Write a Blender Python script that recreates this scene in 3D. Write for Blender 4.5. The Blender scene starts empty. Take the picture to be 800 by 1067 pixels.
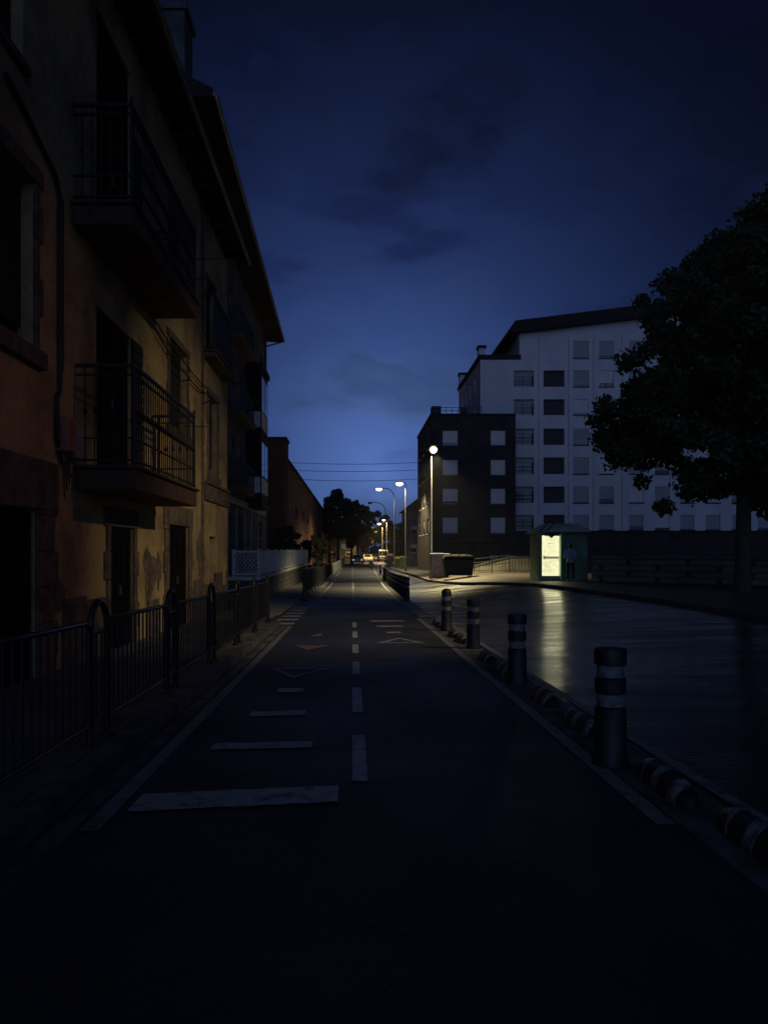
import bpy, bmesh, math, random
from mathutils import Vector, Matrix
import numpy as np
random.seed(7); rng = np.random.default_rng(7)
S = bpy.context.scene
COL = S.collection
R = math.radians
# ------------------------------------------------------------------ camera
F, VX, VY, H = 780.0, 367.0, 573.0, 1.4        # focal (px of an 800 px wide frame), vanishing point, eye height
cd = bpy.data.cameras.new('camera'); cam = bpy.data.objects.new('camera', cd); COL.objects.link(cam)
cam.location = (0, 0, H); cam.rotation_euler = (R(90), 0, 0)
cd.sensor_fit = 'VERTICAL'; cd.sensor_height = 36.0; cd.lens = 36.0 * F / 1067.0
cd.shift_x = (400 - VX) / 1067.0; cd.shift_y = (VY - 533.5) / 1067.0
cd.clip_start = 0.05; cd.clip_end = 3000
S.camera = cam
# ------------------------------------------------------------------ world: overcast dusk sky, last light low down the street
w = bpy.data.worlds.new('World'); S.world = w; w.use_nodes = True
nt = w.node_tree; nt.nodes.clear()
def N(t, **k):
    n = nt.nodes.new(t)
    for a, b in k.items(): setattr(n, a, b)
    return n
L = lambda a, b: nt.links.new(a, b)
out = N('ShaderNodeOutputWorld'); bg = N('ShaderNodeBackground')
tc = N('ShaderNodeTexCoord')
dp = N('ShaderNodeVectorMath', operation='DOT_PRODUCT')
dvec = Vector((0.035, 1.0, 0.10)).normalized(); dp.inputs[1].default_value = dvec
L(tc.outputs['Generated'], dp.inputs[0])
mr = N('ShaderNodeMapRange'); mr.inputs['From Min'].default_value = -1; mr.inputs['From Max'].default_value = 1
# cloud noise disturbs the falloff so bands and patches appear
mp = N('ShaderNodeMapping'); mp.inputs['Scale'].default_value = (1.3, 1.0, 2.6); mp.inputs['Rotation'].default_value = (0.25, 0.55, 0.3)
nz = N('ShaderNodeTexNoise'); nz.inputs['Scale'].default_value = 3.0; nz.inputs['Detail'].default_value = 5; nz.inputs['Roughness'].default_value = .52
nz.inputs['Distortion'].default_value = .15
L(tc.outputs['Generated'], mp.inputs['Vector']); L(mp.outputs['Vector'], nz.inputs['Vector'])
L(dp.outputs['Value'], mr.inputs['Value'])
ac = N('ShaderNodeMath', operation='ARCCOSINE'); L(dp.outputs['Value'], ac.inputs[0])
dv = N('ShaderNodeMath', operation='DIVIDE'); L(ac.outputs[0], dv.inputs[0]); dv.inputs[1].default_value = math.pi
ns = N('ShaderNodeMath', operation='SUBTRACT'); L(nz.outputs['Fac'], ns.inputs[0]); ns.inputs[1].default_value = .5
nm = N('ShaderNodeMath', operation='MULTIPLY_ADD'); L(ns.outputs[0], nm.inputs[0]); nm.inputs[1].default_value = .24; L(dv.outputs[0], nm.inputs[2])
cr = N('ShaderNodeValToRGB'); L(nm.outputs[0], cr.inputs[0])
def d(a): return a / 180.0
stops = [(d(0), (.088, .168, .430)), (d(5), (.064, .122, .340)), (d(10), (.034, .066, .205)), (d(17), (.0155, .0310, .105)), (d(24), (.0068, .0130, .050)),
         (d(31), (.0030, .0054, .0190)), (d(38), (.0017, .0025, .0100)), (d(62), (.0020, .0026, .0090)), (d(95), (.0022, .0032, .011)),
         (d(128), (.012, .018, .046)), (d(155), (.135, .200, .420)), (d(180), (.24, .36, .74))]
el = cr.color_ramp.elements
while len(el) > 1: el.remove(el[-1])
el[0].position = stops[0][0]; el[0].color = stops[0][1] + (1,)
for p, c in stops[1:]:
    e = el.new(p); e.color = c + (1,)
cm = N('ShaderNodeMapRange'); cm.inputs['From Min'].default_value = .40; cm.inputs['From Max'].default_value = .61
cm.inputs['To Min'].default_value = .52; cm.inputs['To Max'].default_value = 1.5
L(nz.outputs['Fac'], cm.inputs['Value'])
vm = N('ShaderNodeVectorMath', operation='SCALE'); L(cr.outputs['Color'], vm.inputs[0]); L(cm.outputs[0], vm.inputs['Scale'])
sky = N('ShaderNodeTexSky', sky_type='NISHITA'); sky.sun_disc = False; sky.sun_elevation = R(-4); sky.sun_rotation = R(4)
sk = N('ShaderNodeVectorMath', operation='SCALE'); L(sky.outputs['Color'], sk.inputs[0]); sk.inputs['Scale'].default_value = .002
ad = N('ShaderNodeVectorMath', operation='ADD'); L(vm.outputs[0], ad.inputs[0]); L(sk.outputs[0], ad.inputs[1])
L(ad.outputs[0], bg.inputs['Color']); bg.inputs['Strength'].default_value = 1.0
L(bg.outputs[0], out.inputs['Surface'])
nz.inputs['Roughness'].default_value = .5
S.view_settings.view_transform = 'Standard'; S.view_settings.look = 'None'; S.view_settings.exposure = 0; S.view_settings.gamma = 1

# ------------------------------------------------------------------ helpers
def smooth(t): t = max(0., min(1., t)); return t * t * (3 - 2 * t)
def gp(Y): return -.018 * Y if Y < 45 else -.81 - .09 * (1 - math.exp(-(Y - 45) / 5.))
def zr(Y): return -.13 * smooth(Y / 10.) - .77 * smooth((Y - 38) / 52.)
def gz(X, Y):
    t = smooth((X - 2.3) / 5.5); return gp(Y) * (1 - t) + zr(Y) * t
def at(px, py, Y): return Vector(((px - VX) * Y / F, Y, H - (py - VY) * Y / F))
def xa(px, Y): return (px - VX) * Y / F
def za(py, Y): return H - (py - VY) * Y / F

MATS = {}
def mat(name, col, rough=.8, var=.25, scale=3., bump=0., bscale=40., metal=0., spec=.5, emit=None, estr=0., col2=None, stretch=(1, 1, 1), rvar=0., detail=6, trans=0.):
    if name in MATS: return MATS[name]
    m = bpy.data.materials.new(name); m.use_nodes = True; t = m.node_tree; b = t.nodes['Principled BSDF']
    tcn = t.nodes.new('ShaderNodeTexCoord'); mpn = t.nodes.new('ShaderNodeMapping'); mpn.inputs['Scale'].default_value = stretch
    t.links.new(tcn.outputs['Object'], mpn.inputs['Vector'])
    n = t.nodes.new('ShaderNodeTexNoise'); n.inputs['Scale'].default_value = scale; n.inputs['Detail'].default_value = detail; n.inputs['Roughness'].default_value = .62
    t.links.new(mpn.outputs[0], n.inputs['Vector'])
    rp = t.nodes.new('ShaderNodeValToRGB'); rp.color_ramp.elements[0].position = .32; rp.color_ramp.elements[1].position = .70
    c2 = col2 or tuple(min(1, c * (1 + var)) for c in col); c1 = tuple(c * (1 - var) for c in col)
    rp.color_ramp.elements[0].color = c1 + (1,); rp.color_ramp.elements[1].color = c2 + (1,)
    t.links.new(n.outputs['Fac'], rp.inputs[0]); t.links.new(rp.outputs[0], b.inputs['Base Color'])
    b.inputs['Roughness'].default_value = rough; b.inputs['Metallic'].default_value = metal
    b.inputs['Specular IOR Level'].default_value = spec
    if rvar:
        q = t.nodes.new('ShaderNodeMapRange'); q.inputs['From Min'].default_value = .35; q.inputs['From Max'].default_value = .65
        q.inputs['To Min'].default_value = max(.02, rough - rvar); q.inputs['To Max'].default_value = min(1, rough + rvar)
        n3 = t.nodes.new('ShaderNodeTexNoise'); n3.inputs['Scale'].default_value = scale * .6; n3.inputs['Detail'].default_value = 5
        t.links.new(mpn.outputs[0], n3.inputs['Vector']); t.links.new(n3.outputs['Fac'], q.inputs['Value']); t.links.new(q.outputs[0], b.inputs['Roughness'])
    if bump:
        n2 = t.nodes.new('ShaderNodeTexNoise'); n2.inputs['Scale'].default_value = bscale; n2.inputs['Detail'].default_value = 3
        t.links.new(tcn.outputs['Object'], n2.inputs['Vector'])
        bu = t.nodes.new('ShaderNodeBump'); bu.inputs['Strength'].default_value = bump; bu.inputs['Distance'].default_value = .02
        t.links.new(n2.outputs['Fac'], bu.inputs['Height']); t.links.new(bu.outputs[0], b.inputs['Normal'])
    if emit:
        b.inputs['Emission Color'].default_value = emit + (1,); b.inputs['Emission Strength'].default_value = estr
    MATS[name] = m; return m

def brickmat(name, c1, c2, mortar, sx=.25, sy=.07, rough=.85, axis='x', msize=.012, rvar=.3):
    m = bpy.data.materials.new(name); m.use_nodes = True; t = m.node_tree; b = t.nodes['Principled BSDF']
    tcn = t.nodes.new('ShaderNodeTexCoord'); sep = t.nodes.new('ShaderNodeSeparateXYZ'); t.links.new(tcn.outputs['Object'], sep.inputs[0])
    cmb = t.nodes.new('ShaderNodeCombineXYZ')
    if axis == 'xy':   # floor
        t.links.new(sep.outputs['X'], cmb.inputs['X']); t.links.new(sep.outputs['Y'], cmb.inputs['Y'])
    else:
        a = t.nodes.new('ShaderNodeMath'); a.operation = 'ADD'; t.links.new(sep.outputs['X'], a.inputs[0]); t.links.new(sep.outputs['Y'], a.inputs[1])
        t.links.new(a.outputs[0], cmb.inputs['X']); t.links.new(sep.outputs['Z'], cmb.inputs['Y'])
    bt = t.nodes.new('ShaderNodeTexBrick'); t.links.new(cmb.outputs[0], bt.inputs['Vector'])
    bt.inputs['Color1'].default_value = c1 + (1,); bt.inputs['Color2'].default_value = c2 + (1,); bt.inputs['Mortar'].default_value = mortar + (1,)
    bt.inputs['Scale'].default_value = 1; bt.inputs['Brick Width'].default_value = sx; bt.inputs['Row Height'].default_value = sy; bt.inputs['Mortar Size'].default_value = msize
    n = t.nodes.new('ShaderNodeTexNoise'); n.inputs['Scale'].default_value = 1.3; n.inputs['Detail'].default_value = 7; t.links.new(tcn.outputs['Object'], n.inputs['Vector'])
    q = t.nodes.new('ShaderNodeMapRange'); q.inputs['From Min'].default_value = .3; q.inputs['From Max'].default_value = .7; q.inputs['To Min'].default_value = 1 - rvar; q.inputs['To Max'].default_value = 1 + rvar
    t.links.new(n.outputs['Fac'], q.inputs['Value'])
    v = t.nodes.new('ShaderNodeVectorMath'); v.operation = 'SCALE'; t.links.new(bt.outputs['Color'], v.inputs[0]); t.links.new(q.outputs[0], v.inputs['Scale'])
    t.links.new(v.outputs[0], b.inputs['Base Color']); b.inputs['Roughness'].default_value = rough
    bu = t.nodes.new('ShaderNodeBump'); bu.inputs['Strength'].default_value = .5; bu.inputs['Distance'].default_value = .01; bu.invert = True
    t.links.new(bt.outputs['Fac'], bu.inputs['Height']); t.links.new(bu.outputs[0], b.inputs['Normal'])
    MATS[name] = m; return m

def paintmat(name, col, worn):
    """road paint worn through to the asphalt in irregular patches"""
    m = bpy.data.materials.new(name); m.use_nodes = True; t = m.node_tree; b = t.nodes['Principled BSDF']
    tcn = t.nodes.new('ShaderNodeTexCoord')
    n = t.nodes.new('ShaderNodeTexNoise'); n.inputs['Scale'].default_value = 9; n.inputs['Detail'].default_value = 10; n.inputs['Roughness'].default_value = .75
    t.links.new(tcn.outputs['Object'], n.inputs['Vector'])
    rp = t.nodes.new('ShaderNodeValToRGB'); rp.color_ramp.elements[0].position = worn - .09; rp.color_ramp.elements[1].position = worn + .07
    rp.color_ramp.elements[0].color = (.045, .045, .05, 1); rp.color_ramp.elements[1].color = col + (1,)
    t.links.new(n.outputs['Fac'], rp.inputs[0]); t.links.new(rp.outputs[0], b.inputs['Base Color']); b.inputs['Roughness'].default_value = .6
    MATS[name] = m; return m

def stainmat(name, col, dirt, sc=.9, lo=.40, hi=.62, rough=.9, bump=.4, streak=(1, 1, 1)):
    m = bpy.data.materials.new(name); m.use_nodes = True; t = m.node_tree; b = t.nodes['Principled BSDF']
    tcn = t.nodes.new('ShaderNodeTexCoord'); mpn = t.nodes.new('ShaderNodeMapping'); mpn.inputs['Scale'].default_value = streak
    t.links.new(tcn.outputs['Object'], mpn.inputs['Vector'])
    n = t.nodes.new('ShaderNodeTexNoise'); n.inputs['Scale'].default_value = sc; n.inputs['Detail'].default_value = 9; n.inputs['Roughness'].default_value = .65
    t.links.new(mpn.outputs[0], n.inputs['Vector'])
    rp = t.nodes.new('ShaderNodeValToRGB'); rp.color_ramp.elements[0].position = lo; rp.color_ramp.elements[1].position = hi
    rp.color_ramp.elements[0].color = dirt + (1,); rp.color_ramp.elements[1].color = col + (1,)
    n2 = t.nodes.new('ShaderNodeTexNoise'); n2.inputs['Scale'].default_value = 14; n2.inputs['Detail'].default_value = 6; t.links.new(tcn.outputs['Object'], n2.inputs['Vector'])
    q = t.nodes.new('ShaderNodeMapRange'); q.inputs['To Min'].default_value = .7; q.inputs['To Max'].default_value = 1.3; t.links.new(n2.outputs['Fac'], q.inputs['Value'])
    v = t.nodes.new('ShaderNodeVectorMath'); v.operation = 'SCALE'; t.links.new(rp.outputs[0], v.inputs[0]); t.links.new(q.outputs[0], v.inputs['Scale'])
    t.links.new(n.outputs['Fac'], rp.inputs[0]); t.links.new(v.outputs[0], b.inputs['Base Color']); b.inputs['Roughness'].default_value = rough
    bu = t.nodes.new('ShaderNodeBump'); bu.inputs['Strength'].default_value = bump; bu.inputs['Distance'].default_value = .02
    t.links.new(n2.outputs['Fac'], bu.inputs['Height']); t.links.new(bu.outputs[0], b.inputs['Normal'])
    MATS[name] = m; return m

class MB:
    def __init__(s): s.v = []; s.f = []
    def quad(s, *p):
        n = len(s.v); s.v += [tuple(q) for q in p]; s.f.append(tuple(range(n, n + len(p)))); return s
    def box(s, x0, x1, y0, y1, z0, z1):
        n = len(s.v)
        s.v += [(x, y, z) for z in (z0, z1) for x, y in ((x0, y0), (x1, y0), (x1, y1), (x0, y1))]
        for f in ((3, 2, 1, 0), (4, 5, 6, 7), (0, 1, 5, 4), (1, 2, 6, 5), (2, 3, 7, 6), (3, 0, 4, 7)): s.f.append(tuple(n + i for i in f))
        return s
    def hexa(s, bot, top):
        n = len(s.v); k = len(bot); s.v += [tuple(p) for p in bot] + [tuple(p) for p in top]
        s.f.append(tuple(n + i for i in reversed(range(k)))); s.f.append(tuple(n + k + i for i in range(k)))
        for i in range(k): j = (i + 1) % k; s.f.append((n + i, n + j, n + k + j, n + k + i))
        return s
    def prism(s, prof, ax, a0, a1):
        """prof: list of 2D; ax 'x' -> prof=(y,z), 'y' -> prof=(x,z), 'z' -> (x,y)"""
        def mk(p, a): return {'x': (a, p[0], p[1]), 'y': (p[0], a, p[1]), 'z': (p[0], p[1], a)}[ax]
        return s.hexa([mk(p, a0) for p in prof], [mk(p, a1) for p in prof])
    def tube(s, pts, r, n=8, cap=True):
        pts = [Vector(p) for p in pts]; rr = r if hasattr(r, '__len__') else [r] * len(pts)
        base = len(s.v); prev = None
        for i, p in enumerate(pts):
            t = (pts[min(i + 1, len(pts) - 1)] - pts[max(i - 1, 0)]).normalized()
            up = Vector((0, 0, 1)) if abs(t.z) < .95 else Vector((0, 1, 0))
            if prev is not None:
                a = (prev - t * prev.dot(t))
                a = a.normalized() if a.length > 1e-5 else t.cross(up).normalized()
            else: a = t.cross(up).normalized()
            prev = a; b = t.cross(a)
            for k in range(n):
                th = 2 * math.pi * k / n; s.v.append(tuple(p + (a * math.cos(th) + b * math.sin(th)) * rr[i]))
        for i in range(len(pts) - 1):
            for k in range(n):
                k2 = (k + 1) % n; s.f.append((base + i * n + k, base + i * n + k2, base + (i + 1) * n + k2, base + (i + 1) * n + k))
        if cap:
            s.f.append(tuple(base + k for k in reversed(range(n)))); s.f.append(tuple(base + (len(pts) - 1) * n + k for k in range(n)))
        return s
    def lathe(s, prof, cx=0, cy=0, n=20, z=0):
        base = len(s.v)
        for r, h in prof:
            for k in range(n):
                th = 2 * math.pi * k / n; s.v.append((cx + r * math.cos(th), cy + r * math.sin(th), z + h))
        for i in range(len(prof) - 1):
            for k in range(n):
                k2 = (k + 1) % n; s.f.append((base + i * n + k, base + i * n + k2, base + (i + 1) * n + k2, base + (i + 1) * n + k))
        s.f.append(tuple(base + k for k in reversed(range(n)))); s.f.append(tuple(base + (len(prof) - 1) * n + k for k in range(n)))
        return s
    def move(s, m):
        s.v = [tuple(m @ Vector(p)) for p in s.v]; return s
    def build(s, name, m, parent=None, smooth_=False, bevel=0, loc=None):
        me = bpy.data.meshes.new(name); me.from_pydata(s.v, [], s.f); me.update()
        o = bpy.data.objects.new(name, me); COL.objects.link(o)
        me.materials.append(m)
        if smooth_:
            me.polygons.foreach_set('use_smooth', [True] * len(me.polygons))
            try: me.set_sharp_from_angle(angle=R(40))
            except Exception: pass
        if bevel:
            b = o.modifiers.new('bevel', 'BEVEL'); b.width = bevel; b.segments = 2; b.limit_method = 'ANGLE'
        if parent: o.parent = parent
        if loc: o.location = loc
        return o
def tag(o, label=None, cat=None, group=None, kind=None):
    if label: o['label'] = label
    if cat: o['category'] = cat
    if group: o['group'] = group
    if kind: o['kind'] = kind
    return o
def empty(name, loc=(0, 0, 0), rz=0, **k):
    o = bpy.data.objects.new(name, None); COL.objects.link(o); o.location = loc; o.rotation_euler = (0, 0, rz); o.empty_display_size = .2
    tag(o, **k); return o
def dup(root, loc=None, rz=None, **k):
    r = root.copy(); COL.objects.link(r)
    if loc is not None: r.location = loc
    if rz is not None: r.rotation_euler = (0, 0, rz)
    tag(r, **k)
    def rec(a, b):
        for ch in list(a.children):
            c = ch.copy(); COL.objects.link(c); c.parent = b; rec(ch, c)
    rec(root, r); return r
def structure(o, label, cat='ground'): return tag(o, label, cat, kind='structure')
ORD = ['first', 'second', 'third', 'fourth', 'fifth', 'sixth', 'seventh', 'eighth', 'ninth', 'tenth', 'eleventh', 'twelfth', 'thirteenth', 'fourteenth', 'fifteenth', 'sixteenth', 'seventeenth', 'eighteenth', 'nineteenth', 'twentieth']

# ------------------------------------------------------------------ materials
M_path = mat('path_asphalt', (.052, .052, .054), .60, .4, .7, bump=.5, bscale=160, rvar=.10, spec=.5, detail=12)
def speckle(m, sc, amt):
    t = m.node_tree; b = t.nodes['Principled BSDF']; src = b.inputs['Base Color'].links[0].from_socket
    tcn = t.nodes.new('ShaderNodeTexCoord'); v = t.nodes.new('ShaderNodeTexVoronoi'); v.inputs['Scale'].default_value = sc; t.links.new(tcn.outputs['Object'], v.inputs['Vector'])
    q = t.nodes.new('ShaderNodeMapRange'); q.inputs['From Max'].default_value = .8; q.inputs['To Min'].default_value = 1 + amt; q.inputs['To Max'].default_value = 1 - amt; t.links.new(v.outputs['Distance'], q.inputs['Value'])
    s_ = t.nodes.new('ShaderNodeVectorMath'); s_.operation = 'SCALE'; t.links.new(src, s_.inputs[0]); t.links.new(q.outputs[0], s_.inputs['Scale'])
    # fine cracks
    c = t.nodes.new('ShaderNodeTexVoronoi'); c.feature = 'DISTANCE_TO_EDGE'; c.inputs['Scale'].default_value = .55
    nn_ = t.nodes.new('ShaderNodeTexNoise'); nn_.inputs['Scale'].default_value = 1.6; nn_.inputs['Detail'].default_value = 6; t.links.new(tcn.outputs['Object'], nn_.inputs['Vector'])
    mx = t.nodes.new('ShaderNodeVectorMath'); mx.operation = 'ADD'; t.links.new(tcn.outputs['Object'], mx.inputs[0]); t.links.new(nn_.outputs['Color'], mx.inputs[1]); t.links.new(mx.outputs[0], c.inputs['Vector'])
    k = t.nodes.new('ShaderNodeMapRange'); k.inputs['From Max'].default_value = .014; k.inputs['To Min'].default_value = .35; k.inputs['To Max'].default_value = 1; t.links.new(c.outputs['Distance'], k.inputs['Value'])
    s2 = t.nodes.new('ShaderNodeVectorMath'); s2.operation = 'SCALE'; t.links.new(s_.outputs[0], s2.inputs[0]); t.links.new(k.outputs[0], s2.inputs['Scale']); t.links.new(s2.outputs[0], b.inputs['Base Color'])
speckle(M_path, 70, .55)
M_road = mat('wet_asphalt', (.035, .035, .036), .09, .4, 1.1, bump=.34, bscale=11, rvar=.05, spec=.6, detail=10, stretch=(1.6, .5, 1))
_b = M_road.node_tree.nodes['Principled BSDF']
for _l in list(_b.inputs['Roughness'].links): M_road.node_tree.links.new(_l.from_socket, _b.inputs['Coat Roughness']); M_road.node_tree.links.remove(_l)
_t = M_road.node_tree; _tc = _t.nodes.new('ShaderNodeTexCoord'); _mp = _t.nodes.new('ShaderNodeMapping'); _mp.inputs['Scale'].default_value = (.35, 1.3, 1); _n = _t.nodes.new('ShaderNodeTexNoise'); _n.inputs['Scale'].default_value = 1.1; _n.inputs['Detail'].default_value = 8
_t.links.new(_tc.outputs['Object'], _mp.inputs['Vector']); _t.links.new(_mp.outputs[0], _n.inputs['Vector'])
_q = _t.nodes.new('ShaderNodeMapRange'); _q.inputs['From Min'].default_value = .36; _q.inputs['From Max'].default_value = .64; _q.inputs['To Min'].default_value = .16; _q.inputs['To Max'].default_value = .50
_t.links.new(_n.outputs['Fac'], _q.inputs['Value']); _t.links.new(_q.outputs[0], _b.inputs['Roughness'])
_mp2 = _t.nodes.new('ShaderNodeMapping'); _mp2.inputs['Scale'].default_value = (.5, 2.6, 1); _t.links.new(_tc.outputs['Object'], _mp2.inputs['Vector'])
for _x in _t.nodes:
    if _x.type == 'TEX_NOISE' and abs(_x.inputs['Scale'].default_value - 11) < .01: _t.links.new(_mp2.outputs[0], _x.inputs['Vector'])
M_road.node_tree.links.new(_b.inputs['Normal'].links[0].from_socket, _b.inputs['Coat Normal'])
_b.inputs['Roughness'].default_value = .38; _b.inputs['Coat Weight'].default_value = .42; _b.inputs['Specular IOR Level'].default_value = 1.0; _b.inputs['Coat IOR'].default_value = 1.4
M_ground = mat('dark_earth', (.05, .05, .045), .95, .4, .5)
M_pave = brickmat('paving_tiles', (.10, .10, .10), (.14, .135, .13), (.04, .04, .04), .4, .4, .7, 'xy', .012)
M_pave2 = brickmat('red_paving', (.075, .052, .045), (.10, .068, .055), (.05, .05, .05), .3, .3, .6, 'xy', .012)
M_conc = stainmat('pale_concrete', (.42, .42, .41), (.20, .20, .19), 2.2)
M_kerb = stainmat('kerb_stone', (.17, .17, .17), (.06, .06, .06), 3)
M_paint = paintmat('worn_white_paint', (.44, .44, .43), .43)
M_paint2 = paintmat('faded_dimmed_white_paint', (.26, .26, .25), .44)  # faded paint; its low tone also imitates darkness on the near edge lines
M_redpaint = paintmat('faded_red_paint', (.26, .17, .15), .44)
M_plaster = stainmat('ochre_plaster', (.55, .41, .19), (.24, .165, .09), .9, .36, .60)
M_plaster2 = stainmat('grey_plaster', (.15, .15, .155), (.07, .07, .075), .8)
M_stone = stainmat('rough_stone', (.20, .155, .115), (.09, .07, .055), 4, rough=.95, bump=.8)
M_retain = brickmat('stone_blocks', (.16, .155, .14), (.10, .10, .095), (.04, .04, .04), .45, .25, .95, 'x', .02)
M_wood = mat('dark_wood', (.016, .013, .012), .8, .4, 2, stretch=(8, 8, .6))
M_door = mat('shade_black_wood', (.006, .005, .006), .9, .4, 2, stretch=(8, 8, .6), spec=.15)  # near-black colour stands in for the shade of the door openings
M_woodred = mat('red_brown_wood', (.09, .045, .03), .8, .5, 5, stretch=(1, 1, 1))
M_metal = mat('black_metal', (.02, .02, .022), .38, .3, 8, spec=.5)
M_metalb = mat('black_iron', (.018, .018, .02), .55, .3, 12)
M_glass = mat('dark_glass', (.015, .018, .022), .08, .2, 1, spec=.8)
M_steel = mat('galvanised_steel', (.16, .165, .17), .5, .15, 6, metal=.3)
M_wpaint = stainmat('white_rail_paint', (.84, .84, .82), (.62, .62, .60), 3, bump=.1)
M_white = stainmat('white_render', (.76, .78, .80), (.66, .67, .69), .35, .34, .58, streak=(1.5, 1.5, .35), bump=.15)
M_dark = brickmat('dark_brick', (.050, .038, .040), (.062, .048, .048), (.035, .032, .033), .3, .09, .9, 'x', .01)
M_brick = brickmat('orange_brick', (.38, .18, .11), (.30, .14, .085), (.22, .13, .09), .3, .09, .9, 'x', .012)
M_shut = mat('roller_shutter', (.80, .80, .78), .6, .08, 1)
M_shutg = mat('grey_roller_shutter', (.42, .43, .44), .6, .1, 1)
M_dkwin = mat('dark_recess', (.035, .035, .04), .6, .3, 2)
M_roof = mat('dark_roof', (.028, .022, .022), .85, .3, 2)
M_rooftile = brickmat('roof_tiles', (.05, .03, .024), (.04, .025, .02), (.02, .015, .015), .25, .3, .9, 'x', .03)
M_rubber = mat('black_rubber', (.018, .018, .019), .5, .4, 12, bump=.15, bscale=60)
M_band = stainmat('reflective_band', (.25, .25, .26), (.10, .10, .10), 12, bump=.1, rough=.5)
M_green = mat('green_paint', (.13, .26, .15), .5, .25, 4)
M_greenl = mat('pale_green_roof', (.52, .62, .48), .55, .25, 3)
M_leaf = mat('leaves', (.05, .065, .03), .75, .5, .8)
M_leaf2 = mat('far_leaves', (.045, .058, .034), .8, .5, .5)
M_bark = stainmat('bark', (.10, .08, .06), (.05, .04, .03), 6)
M_bin = mat('grey_plastic', (.022, .025, .026), .6, .3, 2)

# ------------------------------------------------------------------ ground, road, path, pavements
def kerbX(Y):
    P = [(-30, 9.6), (10, 9.1), (20, 8.85), (24, 8.5), (28, 8.15), (31, 7.65), (34, 6.5), (37, 5.4), (41, 4.95), (46, 4.7), (65, 4.75), (90, 4.75), (110, 5.0), (130, 7.5), (160, 12), (400, 40)]
    for (a, b), (c, e) in zip(P, P[1:]):
        if Y <= c: t = (Y - a) / (c - a); return b + (e - b) * t
    return P[-1][1]
def borderX(Y): return 2.15 + .0135 * max(0, Y - 26)
def ys(a, b, st=1.):
    n = max(1, int(math.ceil((b - a) / st))); return [a + (b - a) * i / n for i in range(n + 1)]
def strip(name, m, fl, fr, Y, dz=0., nx=1, skirt=0., skl=True, skr=True):
    mb = MB(); fl_ = fl if callable(fl) else (lambda y, a=fl: a); fr_ = fr if callable(fr) else (lambda y, a=fr: a)
    for y in Y:
        for i in range(nx + 1):
            x = fl_(y) + (fr_(y) - fl_(y)) * i / nx; mb.v.append((x, y, gz(x, y) + dz))
    k = nx + 1
    for j in range(len(Y) - 1):
        for i in range(nx): a = j * k + i; mb.f.append((a, a + 1, a + k + 1, a + k))
    if skirt:
        def wall(ids, flip):
            for a, b in zip(ids, ids[1:]):
                n = len(mb.v); va, vb = mb.v[a], mb.v[b]
                q = [va, vb, (vb[0], vb[1], vb[2] - skirt), (va[0], va[1], va[2] - skirt)]
                if flip: q.reverse()
                mb.v += q; mb.f.append((n, n + 1, n + 2, n + 3))
        nY = len(Y)
        if skl: wall([j * k for j in range(nY)], False)
        if skr: wall([j * k + nx for j in range(nY)], True)
        wall(list(range(k)), True); wall([(nY - 1) * k + i for i in range(k)], False)
    return mb.build(name, m)
# big ground sheet following the terrain
gx = [-600, -300, -120, -60, -30, -15, -6, -3.6, -2, 0, 1, 2, 3, 4, 5, 6, 7, 8, 10, 15, 30, 60, 120, 300, 600]
gy = [-300, -100, -40, -15, -5] + [i * 2.5 for i in range(0, 60)] + [160, 200, 300, 600, 1200]
g = MB()
for y in gy:
    for x in gx: g.v.append((x, y, gz(x, y) - .03))
for j in range(len(gy) - 1):
    for i in range(len(gx) - 1): a = j * len(gx) + i; g.f.append((a, a + 1, a + len(gx) + 1, a + len(gx)))
structure(g.build('ground', M_ground), 'dark ground under the whole street')
structure(strip('bike_path', M_path, -2.05, lambda y: borderX(y), ys(-12, 122, 1), 0, 6), 'dark asphalt two way cycle path running straight ahead', 'path')
structure(strip('road', M_road, lambda y: borderX(y), lambda y: kerbX(y) + .05, ys(-12, 122, 1), -.004, 14), 'wet asphalt road right of the cycle path', 'road')
structure(strip('far_road', M_road, -4.0, lambda y: kerbX(y) + .05, ys(122, 240, 2), -.004, 10), 'far end of the road where cars are parked', 'road')
structure(strip('pavement_right', M_pave2, lambda y: kerbX(y) + .16, lambda y: 34, ys(-12, 122, .8), .125, 14, .2, skl=False), 'tiled pavement on the far side of the road', 'pavement')
structure(strip('kerb_right', M_kerb, lambda y: kerbX(y), lambda y: kerbX(y) + .16, ys(-12, 122, .5), .13, 1, .2), 'stone kerb along the far side of the road', 'kerb')
structure(strip('pavement_left', M_pave, -3.62, -1.78, ys(-12, 16.9, 1), .10, 3, .2, skl=False, skr=False), 'narrow pavement between the railings and the ochre house', 'pavement')
structure(strip('kerb_left', M_kerb, -1.78, -1.62, ys(-12, 16.9, 1), .105, 1, .2), 'stone kerb along the left edge of the cycle path', 'kerb')
structure(strip('pavement_ramp', M_conc, lambda y: -3.62, lambda y: -1.98 - .6 * smooth((20.5 - y) / 2.5), ys(18.2, 28.5, .4), .03, 3, .15), 'pale concrete dropped pavement beside the crossing', 'pavement')
structure(strip('pavement_far_left', M_pave, -3.62, -1.62, ys(29, 121, 1), .09, 3, .2), 'pavement continuing past the white balustrade', 'pavement')
structure(strip('gutter_strip', M_conc if False else M_kerb, -1.58, -1.46, ys(-12, 16.9, 1), .004, 1), 'drain strip beside the left kerb', 'gutter')
structure(strip('lane_separator_strip', M_kerb, lambda y: borderX(y) - .40, lambda y: borderX(y) - .02, ys(-6, 19, 1), .004, 1), 'dull strip carrying bollards and striped rubber kerbs', 'path')
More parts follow.
